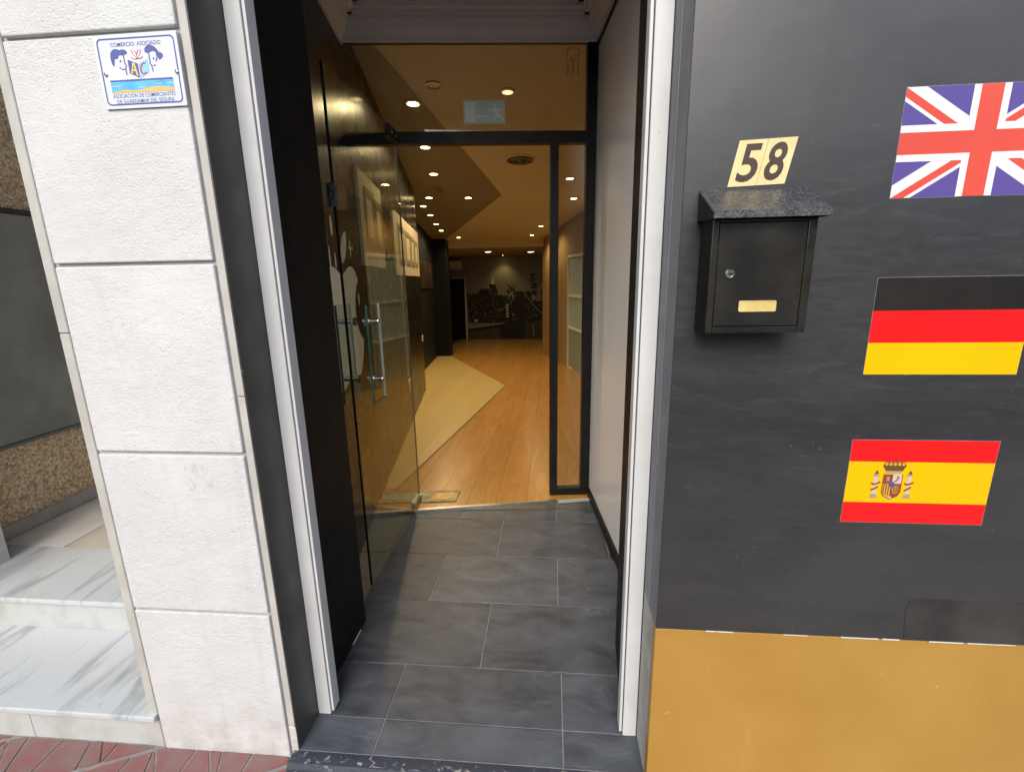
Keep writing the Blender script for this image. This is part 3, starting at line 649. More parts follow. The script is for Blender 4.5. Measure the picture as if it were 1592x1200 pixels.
# ------------------------------------------------------------------ neighbour's marble steps and recess
st = thing('marble_steps', (-1.9, 1.1, -.03), 'white veined marble steps of the neighbouring entrance, left of the pillar', 'steps')
box('riser', -3.2, -1.2605, 1.106, 1.14, -.05, .0835, 'marble_riser', st, .002)
box('riser', -3.2, -1.73, 1.1045, 1.1055, -.05, .0832, 'marble_riser', st)
box('tread', -3.2, -1.2605, 1.088, 1.445, .084, .105, 'white_marble', st, .004, 2)
box('riser', -3.2, -1.2605, 1.431, 1.46, .1052, .2255, 'marble_riser', st, .001)
box('tread', -3.2, -1.2605, 1.415, 1.765, .226, .248, 'white_marble', st, .004, 2)
ld = struct(box('landing', -3.2, -1.2605, 1.46, 3.4, -.05, .238, 'grout'))
pv = [(-3.0, -1.2605, 1.768, 3.39)]
def split_poly(P, depth):
    if depth == 0: return [P]
    xs_ = [p[0] for p in P]; ys_ = [p[1] for p in P]; c = Vector((sum(xs_) / len(P), sum(ys_) / len(P)))
    a = random.uniform(-.5, .5) + (math.pi / 2 if (max(xs_) - min(xs_)) < (max(ys_) - min(ys_)) else 0)
    nx, ny = math.cos(a), math.sin(a); k = nx * c.x + ny * c.y + random.uniform(-.06, .06)
    return split_poly(clip(P, nx, ny, k - .002), depth - 1) + split_poly(clip(P, -nx, -ny, -k - .002), depth - 1)
for q in split_poly([(-2.645, 1.768), (-1.262, 1.768), (-1.262, 3.39), (-2.645, 3.39)], 5):
    if len(q) > 2: poly('paver', q, lambda a, b, d: (a, b, d), .23, .2465 + random.uniform(-.0004, .0006), random.choice(['marble_paver_a', 'marble_paver_b', 'marble_paver_c']), ld)
rw_ = thing('recess_wall', (-2.8, 2.4, .25), 'brown granular rendered wall with cream skirting inside the neighbouring entrance', 'wall')
box('render', -2.95, -2.655, 1.5, 3.4, .2, 4.2, 'granular_render', rw_)
box('skirting', -2.656, -2.636, 1.5, 3.4, .249, .315, 'trim_stone', rw_, .003)
gb = thing('wall_board', (-2.64, 2.5, .69), 'smeared grey board with dark edges fixed to the brown recess wall', 'board')
box('sheet', -2.657, -2.640, 1.60, 3.1, .70, 1.80, 'grey_board', gb, .002)
box('edge_rail', -2.657, -2.633, 1.60, 3.1, .682, .6985, 'reveal_grey', gb, .002); box('edge_rail', -2.657, -2.633, 1.60, 3.1, 1.8015, 1.825, 'reveal_black', gb, .002)
pl2 = thing('stucco_pillar', (-2.85, 1.35, -.03), 'white stucco pillar at the far left edge beyond the marble steps', 'pillar')
box('shaft', -3.6, -2.44, 1.10, 1.66, -.05, 4.2, 'stucco', pl2, .006)
struct(box('recess_back_wall', -3.2, -1.42, 3.4, 3.5, .2, 4.2, 'granular_render'))
struct(box('recess_ceiling', -3.6, -1.25, 1.2, 3.5, 4.1, 4.2, 'plaster_white'))

# ------------------------------------------------------------------ entrance lobby walls and ceiling
wl_ = struct(link('wall_left', [(lw(1.3) - .08, 1.3, -.05), (lw(1.3) - .012, 1.3, -.05), (lw(6.47) - .012, 6.47, -.25), (lw(6.47) - .2, 6.47, -.25), (lw(1.3) - .08, 1.3, 3.1), (lw(1.3) - .012, 1.3, 3.1), (lw(6.47) - .012, 6.47, 3.1), (lw(6.47) - .2, 6.47, 3.1)],
    [[0, 1, 5, 4], [1, 2, 6, 5], [2, 3, 7, 6], [3, 0, 4, 7], [4, 5, 6, 7], [3, 2, 1, 0]], 'black_metal'))
ys = [1.68, 2.80, 3.62, 4.25, 5.0, 5.75, 6.47]
for i in range(len(ys) - 1):
    a, b = ys[i] + .0015, ys[i + 1] - .0015
    P = [(lw(a) - .011, a), (lw(b) - .011, b), (lw(b), b), (lw(a), a)]
    poly('panel', P, lambda x, y, d: (x, y, d), -.25, 3.05, 'black_gloss', wl_)
jb = thing('jamb_board', (-.805, 1.45, 0), 'tall black jamb board behind the left shutter guide', 'board')
box('board', -.86, -.805, 1.275, 1.668, .004, 3.0, 'black_board', jb, .002)
link('kick_strip', [(-.8045, 1.28, .001), (-.8045, 1.53, .001), (-.8045, 1.53, .004), (-.8045, 1.28, .045)], [[0, 1, 2, 3]], 'black_metal', jb)
box('chipped_edge', -.8048, -.8025, 1.53, 1.61, .002, .007, 'plastic_white', jb)
struct(box('wall_left_return', -1.0, -.861, 1.275, 1.69, -.05, 3.0, 'black_metal'))
jr = thing('jamb_board', (.25, 1.4, 0), 'narrow black jamb board behind the right shutter guide', 'board')
V, Fc = prism([(.238, 1.268), (.262, 1.61), (.46, 1.61), (.46, 1.268)], lambda a, b, d: (a, b, d), .002, 3.0); link('board', V, Fc, 'black_board', jr)
wr = struct(link('wall_right', *prism([(vrx(1.4), 1.4), (vrx(2.935), 2.935), (.60, 2.935), (.60, 1.4)], lambda a, b, d: (a, b, d), -.05, 2.70), 'white_lacquer'))
k_ = .004
link('skirting', *prism([(vrx(1.62) - .014, 1.62), (vrx(2.90) - .014, 2.90), (vrx(2.90), 2.90), (vrx(1.62), 1.62)], lambda a, b, d: (a, b, d), .001, .062, ), 'black_metal', wr)
link('top_trim', *prism([(vrx(1.62) - .008, 1.62), (vrx(2.93) - .008, 2.93), (vrx(2.93), 2.93), (vrx(1.62), 1.62)], lambda a, b, d: (a, b, d), 2.695, 2.715), 'black_metal', wr)
struct(box('wall_right_back', .605, 4.0, 1.35, 2.9, -.05, 3.2, 'bare_concrete'))
# coved ceiling
vc = struct(box('entrance_ceiling', -1.45, .62, 1.2, 3.0, 2.885, 3.05, 'plaster_white'))
cov = [(0, 2.712), (.012, 2.712), (.018, 2.728), (.05, 2.76), (.070, 2.797), (.070, 2.812), (.094, 2.812), (.094, 2.826), (.108, 2.836), (.108, 2.850), (.135, 2.850), (.135, 2.884), (0, 2.884)]
def run(p, q, nx, ny):
    """cornice profile swept from p to q, projecting along (nx,ny)"""
    V = []
    for P in (p, q):
        ext = 1
        for o, z in cov: V.append((P[0] + nx * o, P[1] + ny * o, z))
    n = len(cov); Fc = [[i, (i + 1) % n, n + (i + 1) % n, n + i] for i in range(n)] + [list(range(n))[::-1], [n + i for i in range(n)]]
    return V, Fc
link('cornice', *run((lw(2.79), dwy(-1.16) - .02), (.262, dwy(.262) - .02), .12, -.993), 'plaster_white', vc)
link('cornice', *run((lw(1.35), 1.35), (lw(2.78), 2.78), .983, .184), 'plaster_white', vc)
link('cornice', *run((vrx(1.35), 1.35), (vrx(2.93), 2.93), -.994, -.112), 'plaster_white', vc)

# ------------------------------------------------------------------ shop: floor, walls, ceiling
fl = struct(link('shop_floor', [(x, y, fz(y) - .010) for x, y in ((-1.4, 2.60), (3.2, 2.96), (3.2, 15.2), (-4.2, 15.2), (-4.2, 5.0))], [[0, 1, 2, 3, 4]], 'frame_dark'))
def thr(x): return 2.617 + .2135 * (x + .866)
pw = .195
for i in range(-15, 9):
    xa = i * pw + .03; y = 2.3 - random.uniform(0, 1.2)
    xlim = 14.95
    while y < xlim:
        L = 1.38; q = [(xa + .0008, y + .001), (xa + pw - .0008, y + .001), (xa + pw - .0008, min(y + L, xlim)), (xa + .0008, min(y + L, xlim))]
        y += L
        cyy, cxx = y - L / 2, xa + pw / 2
        if y < 6.5 and cxx < lw(min(max(cyy, 2.7), 6.4)) - .5: continue
        if cxx > rwx(cyy) + .75 and cyy < 11.2 or cxx < lw2(cyy) - .5 or cxx > .9 and cyy > 9: continue
        q = clip(q, .2135, -1, -2.617 + .2135 * -.866 + 0.0)
        if len(q) < 3 or max(p[1] for p in q) < 2.62: continue
        if max(p[1] for p in q) - min(p[1] for p in q) < .02: continue
        poly('plank', q, lambda a, b, d: (a, b, fz(b) + d), -.009, random.uniform(-.0005, .0005), 'oak_laminate', fl)
inl = [(-1.10, 2.93), (-.703, 6.815), (-2.37, 10.53), (-2.66, 10.53), (-2.43, 8.43), (-2.15, 6.5), (lw(6.4), 6.4), (lw(2.9), 2.93)]
# light inlay in boards
k = 0
for i in range(-14, 1):
    xa = i * pw + .03
    q = clip(clip([(xa + .0006, 2.7), (xa + pw - .0006, 2.7), (xa + pw - .0006, 10.6), (xa + .0006, 10.6)], 1, -.1022, -1.10 - .1022 * 2.93), 1, .4488, -.703 + .4488 * 6.815)
    q = clip(q, 0, 1, 10.53) if len(q) > 2 else q
    q = clip(q, 0, -1, -2.95) if len(q) > 2 else q
    q = clip(q, -1, -.2, 2.05) if False else q
    if len(q) < 3: continue
    poly('inlay_board', q, lambda a, b, d: (a, b, fz(b) + d), .0005, .0032, 'maple_laminate', fl)
for (a, b) in (((-1.10, 2.93), (-.703, 6.815)), ((-.703, 6.815), (-2.37, 10.53))):
    V = []
    d = (Vector(b) - Vector(a)).normalized(); nrm = Vector((d.y, -d.x)) * .011
    q = [a, b, (b[0] + nrm.x, b[1] + nrm.y), (a[0] + nrm.x, a[1] + nrm.y)]
    poly('edge_strip', q, lambda a, b, d: (a, b, fz(b) + d), .0005, .005, 'frame_dark' if b[0] > -1 else 'maple_laminate', fl)
ts = thing('threshold_strip', (-.4, 2.7, 0), 'worn aluminium threshold strip between slate and wood floor', 'threshold')
def tsm(x0, x1, w0, w1, mat, z=.016):
    q = [(x0, thr(x0) + w0), (x1, thr(x1) + w0), (x1, thr(x1) + w1), (x0, thr(x0) + w1)]
    poly('strip', q, lambda a, b, d: (a, b, fz(b) + d), -.02, .006, mat, ts)
tsm(-1.14, -.93, -.010, .018, 'steel'); tsm(-.86, -.33, -.010, .018, 'steel'); tsm(-.328, .045, -.004, .014, 'steel'); tsm(.05, .26, -.02, .0, 'trim_stone')

sr = struct(link('shop_wall_right', *prism([(rwx(3.0), 3.0), (rwx(6.75), 6.75), (rwx(6.75) + .12, 6.78), (rwx(3.0) + .12, 3.03)], lambda a, b, d: (a, b, d), -.4, 3.0), 'wall_dimmed'))
link('far_stretch', *prism([(rwx(8.85), 8.85), (rwx(11.0), 11.0), (rwx(11.0) + .16, 11.03), (rwx(8.85) + .12, 8.88)], lambda a, b, d: (a, b, d), -.5, 3.0), 'wall_wood', sr)
link('over_window', *prism([(rwx(6.75), 6.75), (rwx(8.85), 8.85), (rwx(8.85) + .12, 8.88), (rwx(6.75) + .12, 6.78)], lambda a, b, d: (a, b, d), 1.86, 3.0), 'wall_wood', sr)
struct(box('shop_wall_front', .28, 3.4, 2.96, 3.05, -.2, 3.2, 'wall_wood'))
struct(box('shop_wall_back', -4.6, 1.2, 14.92, 15.05, -.8, 3.0, 'wall_grey'))
struct(box('shop_wall_far_right', .62, .75, 11.0, 15.0, -.8, 3.0, 'wall_grey'))
struct(box('shop_wall_behind', .6, 3.4, 11.04, 11.12, -.8, 3.0, 'wall_grey')) 
struct(link('shop_wall_left', *prism([(lw2(6.3), 6.3), (lw2(15.0), 15.0), (lw2(15.0) - .3, 15.0), (lw2(6.3) - .1, 6.3)], lambda a, b, d: (a, b, d), -.8, 3.0), 'black_board'))
struct(box('shop_wall_step', -2.35, lw(6.47) - .005, 6.40, 6.468, -.4, 3.0, 'black_metal'))
# rounded glossy end of the thicker wall
# ceiling
cl = struct(link('shop_ceiling', [(x, y, cz(y)) for x, y in ((-1.6, 2.75), (2.2, 2.80), (2.2, 10.88), (-3.3, 10.88), (-2.6, 6.4))], [[0, 1, 2, 3, 4]], 'ceiling_cream'))
cp = [(-1.105, 2.80), (-.689, 6.796), (-2.30, 10.45), (-2.66, 10.5), (-2.4, 8.4), (-2.14, 6.5), (lw(6.4) - .01, 6.4), (lw(2.8), 2.80)]
link('painted_field', [(x, y, cz(y) - .004) for x, y in cp], [list(range(len(cp)))[::-1]], 'ceiling_brown', cl)
link('fascia', *prism([(-3.3, 10.87), (1.0, 10.87), (1.0, 10.93), (-3.3, 10.93)], lambda a, b, d: (a, b, d), 2.150, 2.42), 'ceiling_cream', cl)
struct(box('void_cover', -4.6, 1.2, 10.85, 15.1, 2.75, 2.8, 'black_metal'))
tc = struct(box('back_ceiling', -4.6, 1.2, 10.93, 14.92, 2.158, 2.2, 'frame_dark'))
for i in range(8):
    for j in range(6):
        xa = -3.7 + i * .6 + .0; ya = 10.94 + j * .665
        q = [(xa + .008, ya + .008), (xa + .592, ya + .008), (xa + .592, min(ya + .657, 14.9)), (xa + .008, min(ya + .657, 14.9))]
        poly('ceiling_tile', q, lambda a, b, d: (a, b, d), 2.148, 2.159, 'ceiling_tile', tc)

# column, mural, door, air conditioner at the back
co = thing('column', (-2.49, 10.6, -.3), 'square black column at the end of the left wall', 'column')
box('shaft', -2.66, -2.345, 10.46, 10.78, -.40, 2.40, 'black_board', co, .004)
mu = thing('mural', (-1.4, 14.9, -.48), 'night city skyline mural with a suspension bridge on the back wall', 'mural')
YM = 14.905
def mm_(u, v, d):   # mural space: u 0..1 between X -2.70 and -.10, v 0..1 floor to ceiling
    return (-2.705 + u * 2.65, YM - d, -.475 + v * 2.60)
poly('sky_print', [(0, 0), (1, 0), (1, 1), (0, 1)], mm_, -.008, .0, 'print_sky', mu)
def bld(pts): return [(a, b) for a, b in pts]
tw = [[(0.01, .2), (.30, .2), (.30, .60), (.285, .60), (.285, .565), (.0, .57)], [(.13, .2), (.30, .2), (.30, .58), (.26, .625), (.18, .625), (.13, .585)], [(.275, .2), (.385, .2), (.385, .56), (.35, .66), (.35, .675), (.28, .675), (.28, .6)],
      [(.38, .2), (.95, .2), (.95, .42), (.70, .42), (.70, .50), (.38, .545)], [(.70, .3), (1, .3), (1, .47), (.93, .5), (.88, .46), (.80, .50), (.77, .46), (.70, .5)]]
polys('tower_print', [(p, .0005 * i, .0008 + .0005 * i, 0) for i, p in enumerate(tw)], mm_, mu, ['print_towers'])
polys('slab_print', [([(.485, .5), (.59, .5), (.59, .65), (.575, .665), (.50, .665), (.485, .65)], .003, .0036, 0), ([(.775, .47), (.85, .47), (.85, .79), (.775, .79)], .003, .0036, 0), ([(.90, .47), (.975, .47), (.975, .79), (.90, .79)], .003, .0036, 0), ([(.71, .45), (.78, .45), (.78, .585), (.71, .585)], .0036, .0042, 1), ([(.575, .4), (.65, .4), (.65, .57), (.575, .57)], .0036, .0042, 1)], mm_, mu, ['print_slab', 'print_black'])
poly('spire_print', [(.297, .675), (.343, .675), (.325, .74), (.318, .79), (.312, .74)], mm_, .003, .0036, 'print_light', mu)
poly('river_print', [(0, 0), (1, 0), (1, .235), (.7, .205), (.4, .155), (0, .095)], mm_, .0036, .0042, 'print_water', mu)
br = [(stroke([(0, .11), (.4, .165), (.7, .225), (1, .29)], .035), .0048, .0054, 0), ([(.595, .0), (.70, .0), (.70, .57), (.68, .585), (.615, .585), (.595, .57)], .0048, .0058, 0), ([(.40, .0), (.70, .0), (.70, .21), (.40, .155)], .0045, .005, 0), ([(.40, .2), (.55, .25), (.55, .42), (.40, .46)], .0042, .0046, 0)]
polys('bridge_print', br, mm_, mu, ['print_black'])
cb = []
for k in range(13): u = .40 + .02 * k * .95; cb.append((ell(u, .36 + .19 * (k / 12) ** 1.3, .0032, .0034, 8), .0058, .0062, 0))
for k in range(16): u = .71 + .0165 * k; cb.append((ell(u, .56 - .27 * (1 - (1 - k / 16) ** 1.6), .0032, .0034, 8), .0058, .0062, 0))
for k in range(30): u = .01 + .0335 * k; cb.append((ell(u, .135 + .175 * u + .01, .003, .003, 6), .0058, .0062, 0))
cb += [(stroke([(.71, .55), (.80, .42), (.90, .32), (1, .28)], .004), .0056, .006, 0), (stroke([(.40, .35), (.5, .42), (.6, .55)], .003), .0056, .006, 0)]
for k in range(5): cb.append(([(.475, .27 + .035 * k), (.505, .27 + .035 * k), (.505, .29 + .035 * k), (.475, .29 + .035 * k)], .0056, .006, 0))
cb += [(ell(.562, .305, .007, .008, 8), .0056, .006, 0), ([(.085, .215), (.12, .215), (.12, .245), (.085, .245)], .0056, .006, 0), ([(.80, .03), (.815, .03), (.815, .17), (.80, .17)], .0056, .006, 1), ([(.92, .03), (.935, .03), (.935, .17), (.92, .17)], .0056, .006, 1)]
polys('lights_print', cb, mm_, mu, ['print_light', 'frame_olive'])['kind'] = 'stuff'
bd = thing('interior_door', (-3.0, 14.9, -.47), 'black door with thin white frame beside the mural', 'door')
box('leaf', -3.32, -2.775, 14.88, 14.915, -.47, 1.47, 'black_board', bd, .002)
boxes('frame', [(-2.772, -2.735, 14.86, 14.918, -.475, 1.5), (-3.36, -2.772, 14.862, 14.918, 1.475, 1.5)], 'plastic_white', bd, .002)
ac = thing('air_conditioner', (-3.1, 14.8, 1.74), 'white wall mounted air conditioner above the black door', 'air conditioner')
V, Fc = prism([(14.91, 1.76), (14.74, 1.74), (14.70, 1.80), (14.70, 1.99), (14.73, 2.03), (14.91, 2.04)], lambda a, b, d: (d, a, b), -3.55, -2.82); link('casing', V, Fc, 'plastic_white', ac)
box('vane', -3.5, -2.86, 14.705, 14.735, 1.765, 1.785, 'frame_dark', ac, .002)

# glazed partition window in the right wall
gw = thing('partition_window', (.55, 7.8, -.2), 'white framed office window of frosted panes in the right wall', 'window')
def gmap(s, z, d): y = s; return (rwx(y) + .03 - d * .97, y - d * .23, z)
for s0, s1, zz0, zz1, mt in ((6.79, 7.72, 1.14, 1.80, 'frosted_pane'), (6.79, 7.72, .55, 1.10, 'frosted_pane'), (6.79, 7.72, -.22, .51, 'frosted_pane_low'), (7.76, 8.81, 1.14, 1.80, 'frosted_pane'), (7.76, 8.81, .55, 1.10, 'frosted_pane'), (7.76, 8.81, -.22, .51, 'frosted_pane_low')):
    poly('pane', [(s0, zz0), (s1, zz0), (s1, zz1), (s0, zz1)], gmap, 0, .006, mt, gw)
for s0, s1, zz0, zz1 in ((6.755, 6.79, -.25, 1.855), (8.81, 8.845, -.25, 1.855), (7.72, 7.76, -.25, 1.855)): poly('frame_post', [(s0, zz0), (s1, zz0), (s1, zz1), (s0, zz1)], gmap, -.02, .03, 'plastic_white', gw)
for s0, s1 in ((6.792, 7.718), (7.762, 8.808)):
    for zz0, zz1 in ((1.80, 1.85), (1.10, 1.14), (.51, .55), (-.25, -.22)): poly('frame_rail', [(s0, zz0), (s1, zz0), (s1, zz1), (s0, zz1)], gmap, -.018, .028, 'plastic_white', gw)

# ------------------------------------------------------------------ things on the left wall
lwn = Vector((1, .187, 0)).normalized()
def lm(y, z, d): return (lw(y) + lwn.x * d, y + lwn.y * d, z)
ap = thing('apple_sticker', (lw(2.33), 2.33, .91), 'large cream bitten apple sticker on the black left wall', 'sticker')
def am(u, v, d): return lm(2.335 + u * .37, 1.215 + v * .305, d)
body = bez([((0, .88), (.18, .88), (.30, 1.03)), ((.52, 1.03), (.72, 1.03), (.85, .92)), ((.93, .78), (.68, .62), (.58, .36)), ((.62, .12), (.66, -.12), (.80, -.28)), ((1.0, -.36), (.90, -.68), (.68, -1.0)), ((.47, -1.0), (.30, -1.0), (.22, -.90)), ((0, -.90), (-.22, -.90), (-.30, -1.0)), ((-.47, -1.0), (-.75, -1.0), (-1.02, -.45)), ((-1.02, .10), (-1.02, .65), (-.80, 1.0)), ((-.45, 1.0), (-.27, 1.0), (-.15, .88))], 8)
poly('fruit', body, am, .0002, .0012, 'sticker_cream', ap)
leaf = bez([((.02, 1.05), (.0, 1.3), (.18, 1.58)), ((.42, 1.62), (.45, 1.35), (.28, 1.08))], 10)
poly('leaf', leaf, am, .0002, .0012, 'sticker_cream', ap)
for u, v, w, h in ((-.58, 1.38, .03, .22), (-.3, 1.62, .05, .16), (-.5, 1.12, .03, .2), (-.25, 1.1, .03, .13), (-.62, 1.75, .02, .2), (.62, 1.35, .03, .16), (.66, 1.36, .14, .02), (.9, .42, .035, .12)):
    poly('fleck', ell(u, v, w, h, 10), am, .0002, .001, 'sticker_cream', ap)
def relief(name, y0, y1, z0, z1, ins, label, ztilt=0):
    t = thing(name, (lw((y0 + y1) / 2), (y0 + y1) / 2, z0), label, 'wall relief')
    poly('board', [(y0, z0), (y1, z0), (y1, z1), (y0, z1)], lm, .0005, .018, 'frame_cream', t)
    for a0, a1, b0, b1 in ins:
        outer = [(a0, b0), (a1, b0), (a1, b1), (a0, b1)]; w = min(.045, (a1 - a0) * .2)
        for q in ([(a0, b0), (a1, b0), (a1, b0 + w), (a0, b0 + w)], [(a0, b1 - w), (a1, b1 - w), (a1, b1), (a0, b1)], [(a0, b0 + w), (a0 + w, b0 + w), (a0 + w, b1 - w), (a0, b1 - w)], [(a1 - w, b0 + w), (a1, b0 + w), (a1, b1 - w), (a1 - w, b1 - w)]):
            poly('moulding', q, lm, .0182, .026, 'frame_olive', t)
        poly('inset', [(a0 + w, b0 + w), (a1 - w, b0 + w), (a1 - w, b1 - w), (a0 + w, b1 - w)], lm, .0182, .021, 'frame_cream', t)
relief('wall_relief', 2.84, 3.60, 1.545, 2.11, [(2.97, 3.27, 1.68, 2.03), (3.31, 3.56, 1.68, 2.0)], 'cream wall board with two framed insets, nearer of the two behind the glass door')
relief('wall_relief', 4.30, 6.40, 1.50, 2.07, [(4.42, 4.85, 1.62, 1.97), (4.95, 5.38, 1.62, 1.96), (5.46, 5.78, 1.62, 1.95), (5.86, 6.22, 1.62, 1.93)], 'cream wall board with four framed insets, farther one beyond the door edge')
lw2n = Vector((1, .126, 0)).normalized()
def lm2(y, z, d): return (lw2(y) + lw2n.x * d, y + lw2n.y * d, z)
ph = thing('picture', (lw2(9.3), 9.3, 1.3), 'dark reddish picture on the black wall before the column', 'picture')
poly('print', [(8.45, 1.30), (10.1, 1.27), (10.1, 1.78), (8.45, 1.84)], lm2, .0005, .02, 'poster_print', ph)
ou = thing('socket', (lw(4.68), 4.68, .3), 'white double wall socket low on the black left wall behind the glass', 'socket')
poly('face', [(4.58, .29), (4.76, .29), (4.76, .42), (4.58, .42)], lm, .0005, .01, 'plastic_white', ou)
poly('socket_plate', [(6.36, .60), (6.43, .60), (6.43, .68), (6.36, .68)], lm, .0005, .008, 'plastic_white', None)
so_ = bpy.data.objects['socket_plate']; tag(so_, 'small white socket plate at the far end of the left wall', 'socket')

# ------------------------------------------------------------------ glazed shop front
sf = thing('shop_front', (-.45, dwy(-.45), 0), 'black framed glazed shop front with transom and narrow sidelight', 'shop front')
dn = Vector((-.12, 1, 0)).normalized()
def dm(x, z, d): return (x + dn.x * d, dwy(x) + dn.y * d, z)     # d positive = into the shop
def bar(name, x0, x1, z0, z1, d0=-.025, d1=.03): return poly(name, [(x0, z0), (x1, z0), (x1, z1), (x0, z1)], dm, d0, d1, 'black_metal', sf)
bar('post', .1985, .276, 0, 2.90); bar('post', -.008, .040, 0, 2.205); bar('bottom_rail', .0405, .198, .002, .052)
bar('transom_bar', -1.25, .198, 2.2055, 2.269); bar('head_rail', -1.25, .198, 2.722, 2.90, -.018, .03)
poly('transom_pane', [(-1.2, 2.2695), (.198, 2.2695), (.198, 2.7215), (-1.2, 2.7215)], dm, -.004, .004, 'clear_glass', sf)
poly('side_pane', [(.0405, .0525), (.198, .0525), (.198, 2.205), (.0405, 2.205)], dm, -.004, .004, 'clear_glass', sf)
poly('side_pane', [(-1.2, .012), (-.905, .012), (-.905, 2.205), (-1.2, 2.205)], dm, -.004, .004, 'clear_glass', sf)
es = thing('exit_sign', (-.38, dwy(-.38), 2.31), 'pale bluish emergency exit sign on the transom glass', 'sign')
ED = -.0055
poly('film', [(-.498, 2.313), (-.264, 2.313), (-.264, 2.433), (-.498, 2.433)], dm, ED - .0012, ED, 'sign_film', es)
poly('door_symbol', [(-.488, 2.322), (-.432, 2.322), (-.432, 2.424), (-.488, 2.424)], dm, ED - .0018, ED - .0014, 'sign_film_pale', es)
man = [(ell(-.318, 2.408, .009, .009, 10), 0), (stroke([(-.325, 2.395), (-.315, 2.37), (-.305, 2.355)], .018), 0), (stroke([(-.305, 2.355), (-.325, 2.342), (-.33, 2.325)], .010), 0), (stroke([(-.305, 2.355), (-.285, 2.345), (-.275, 2.328)], .010), 0), (stroke([(-.325, 2.392), (-.345, 2.382), (-.352, 2.37)], .008), 0), (stroke([(-.315, 2.388), (-.295, 2.378), (-.285, 2.388)], .008), 0), (stroke([(-.36, 2.352), (-.41, 2.352)], .006), 0), ([(-.41, 2.364), (-.425, 2.352), (-.41, 2.34)], 0)]
polys('running_figure', [(p, ED - .0018, ED - .0014, 0) for p, _ in man], dm, es, ['sign_film_pale'])
res = [stroke([(.085, 2.66), (.09, 2.69), (.12, 2.695), (.15, 2.685), (.152, 2.655), (.13, 2.65)], .012), stroke([(.086, 2.55), (.092, 2.60), (.085, 2.645)], .010), stroke([(.15, 2.55), (.146, 2.60), (.15, 2.64)], .012), stroke([(.115, 2.56), (.12, 2.60), (.112, 2.635)], .014), stroke([(.10, 2.64), (.135, 2.63)], .012)]
gr = polys('glue_stain', [(p, ED - .0004 - .00012 * i, ED - .0001 - .00012 * i, 0) for i, p in enumerate(res)], dm, None, ['glue_residue']); tag(gr, 'faint glue stain in the upper right corner of the transom glass', 'stain')

# glass door, open towards the street
HX, HY, FX, FY = -.880, 2.775, -.866, 1.890
dd = Vector((FX - HX, FY - HY)); dl = dd.length; dd.normalize(); dnn = Vector((dd.y, -dd.x))   # normal pointing to -X/+X
if dnn.x < 0: dnn = -dnn
def gd(s, z, d): return (HX + dd.x * s + dnn.x * d, HY + dd.y * s + dnn.y * d, z)   # s from hinge, d>0 towards the room side (right)
gdoor = thing('glass_door', (HX, HY, 0), 'frameless glass door standing open along the left wall', 'door')
poly('pane', [(0, .010), (dl - .004, .010), (dl - .004, 2.262), (0, 2.262)], gd, -.005, .005, 'clear_glass', gdoor)
poly('free_edge', [(dl - .0038, .010), (dl + .0005, .010), (dl + .0005, 2.262), (dl - .0038, 2.262)], gd, -.0052, .0052, 'glass_edge_dark', gdoor)
poly('hinge_edge', [(-.0025, .010), (-.0002, .010), (-.0002, 2.262), (-.0025, 2.262)], gd, -.005, .005, 'glass_edge', gdoor)
poly('top_patch', [(-.004, 2.205), (.15, 2.205), (.15, 2.266), (-.004, 2.266)], gd, -.014, .014, 'black_metal', gdoor)
for s in (.03, .10): turned('patch_screw', [(.008, 0), (.007, .003)], gd(s, 2.235, .014), (dnn.x, dnn.y, 0), 'steel', gdoor, 12)
poly('bottom_patch', [(-.01, .012), (.135, .012), (.135, .052), (-.01, .052)], gd, -.015, .015, 'steel', gdoor)
lk = poly('lock_case', [(dl - .075, 1.742), (dl + .012, 1.742), (dl + .012, 1.826), (dl - .075, 1.826)], gd, .0055, .022, 'steel', gdoor)
poly('lock_case_back', [(dl - .09, 1.742), (dl + .012, 1.742), (dl + .012, 1.826), (dl - .09, 1.826)], gd, -.022, -.0055, 'steel', gdoor)
poly('lock_front', [(dl + .0125, 1.74), (dl + .0150, 1.74), (dl + .0150, 1.83), (dl + .0125, 1.83)], gd, -.022, .022, 'steel', gdoor)
for z in (1.758, 1.785, 1.812): turned('lock_screw', [(.006, 0), (.0055, .002), (.002, .0025)], gd(dl + .0150, z, -.008), (dd.x, dd.y, 0), 'chrome', gdoor, 12)
s0, s1 = dl - .215, dl - .065
for d0 in (-.075, .062):
    h = poly('pull_plate', [(s0, .905), (s1, .905), (s1, 1.348), (s0, 1.348)], gd, d0, d0 + .010, 'green_glass', gdoor)
    poly('plate_edge', [(s1 + .0002, .905), (s1 + .0022, .905), (s1 + .0022, 1.348), (s1 + .0002, 1.348)], gd, d0, d0 + .010, 'glass_edge', h)
    poly('plate_edge', [(s0 - .0012, .905), (s0 - .0002, .905), (s0 - .0002, 1.348), (s0 - .0012, 1.348)], gd, d0, d0 + .010, 'plastic_white', h)
    poly('plate_foot', [(s0, .9025), (s1, .9025), (s1, .9048), (s0, .9048)], gd, d0, d0 + .010, 'glass_edge', h)
for z in (1.272, 1.008):
    sm = (s0 + s1) / 2 + .01
    turned('pull_pin', [(.011, 0), (.012, .004), (.012, .04), (.0145, .05), (.0145, .058), (.019, .064), (.019, .070)], gd(sm, z, .096), (-dnn.x, -dnn.y, 0), 'chrome', gdoor, 20)
    turned('pull_pin', [(.011, 0), (.012, .004), (.012, .062), (.019, .076), (.019, .084)], gd(sm, z, -.095), (dnn.x, dnn.y, 0), 'chrome', gdoor, 20)
fp = thing('floor_spring_plate', (-.9, 2.81, .01), 'worn brassy metal cover plate of the door closer in the floor', 'floor plate')
def fm_(x, y, d): return (x, dwy(x) + y, fz(dwy(x) + y) + d)
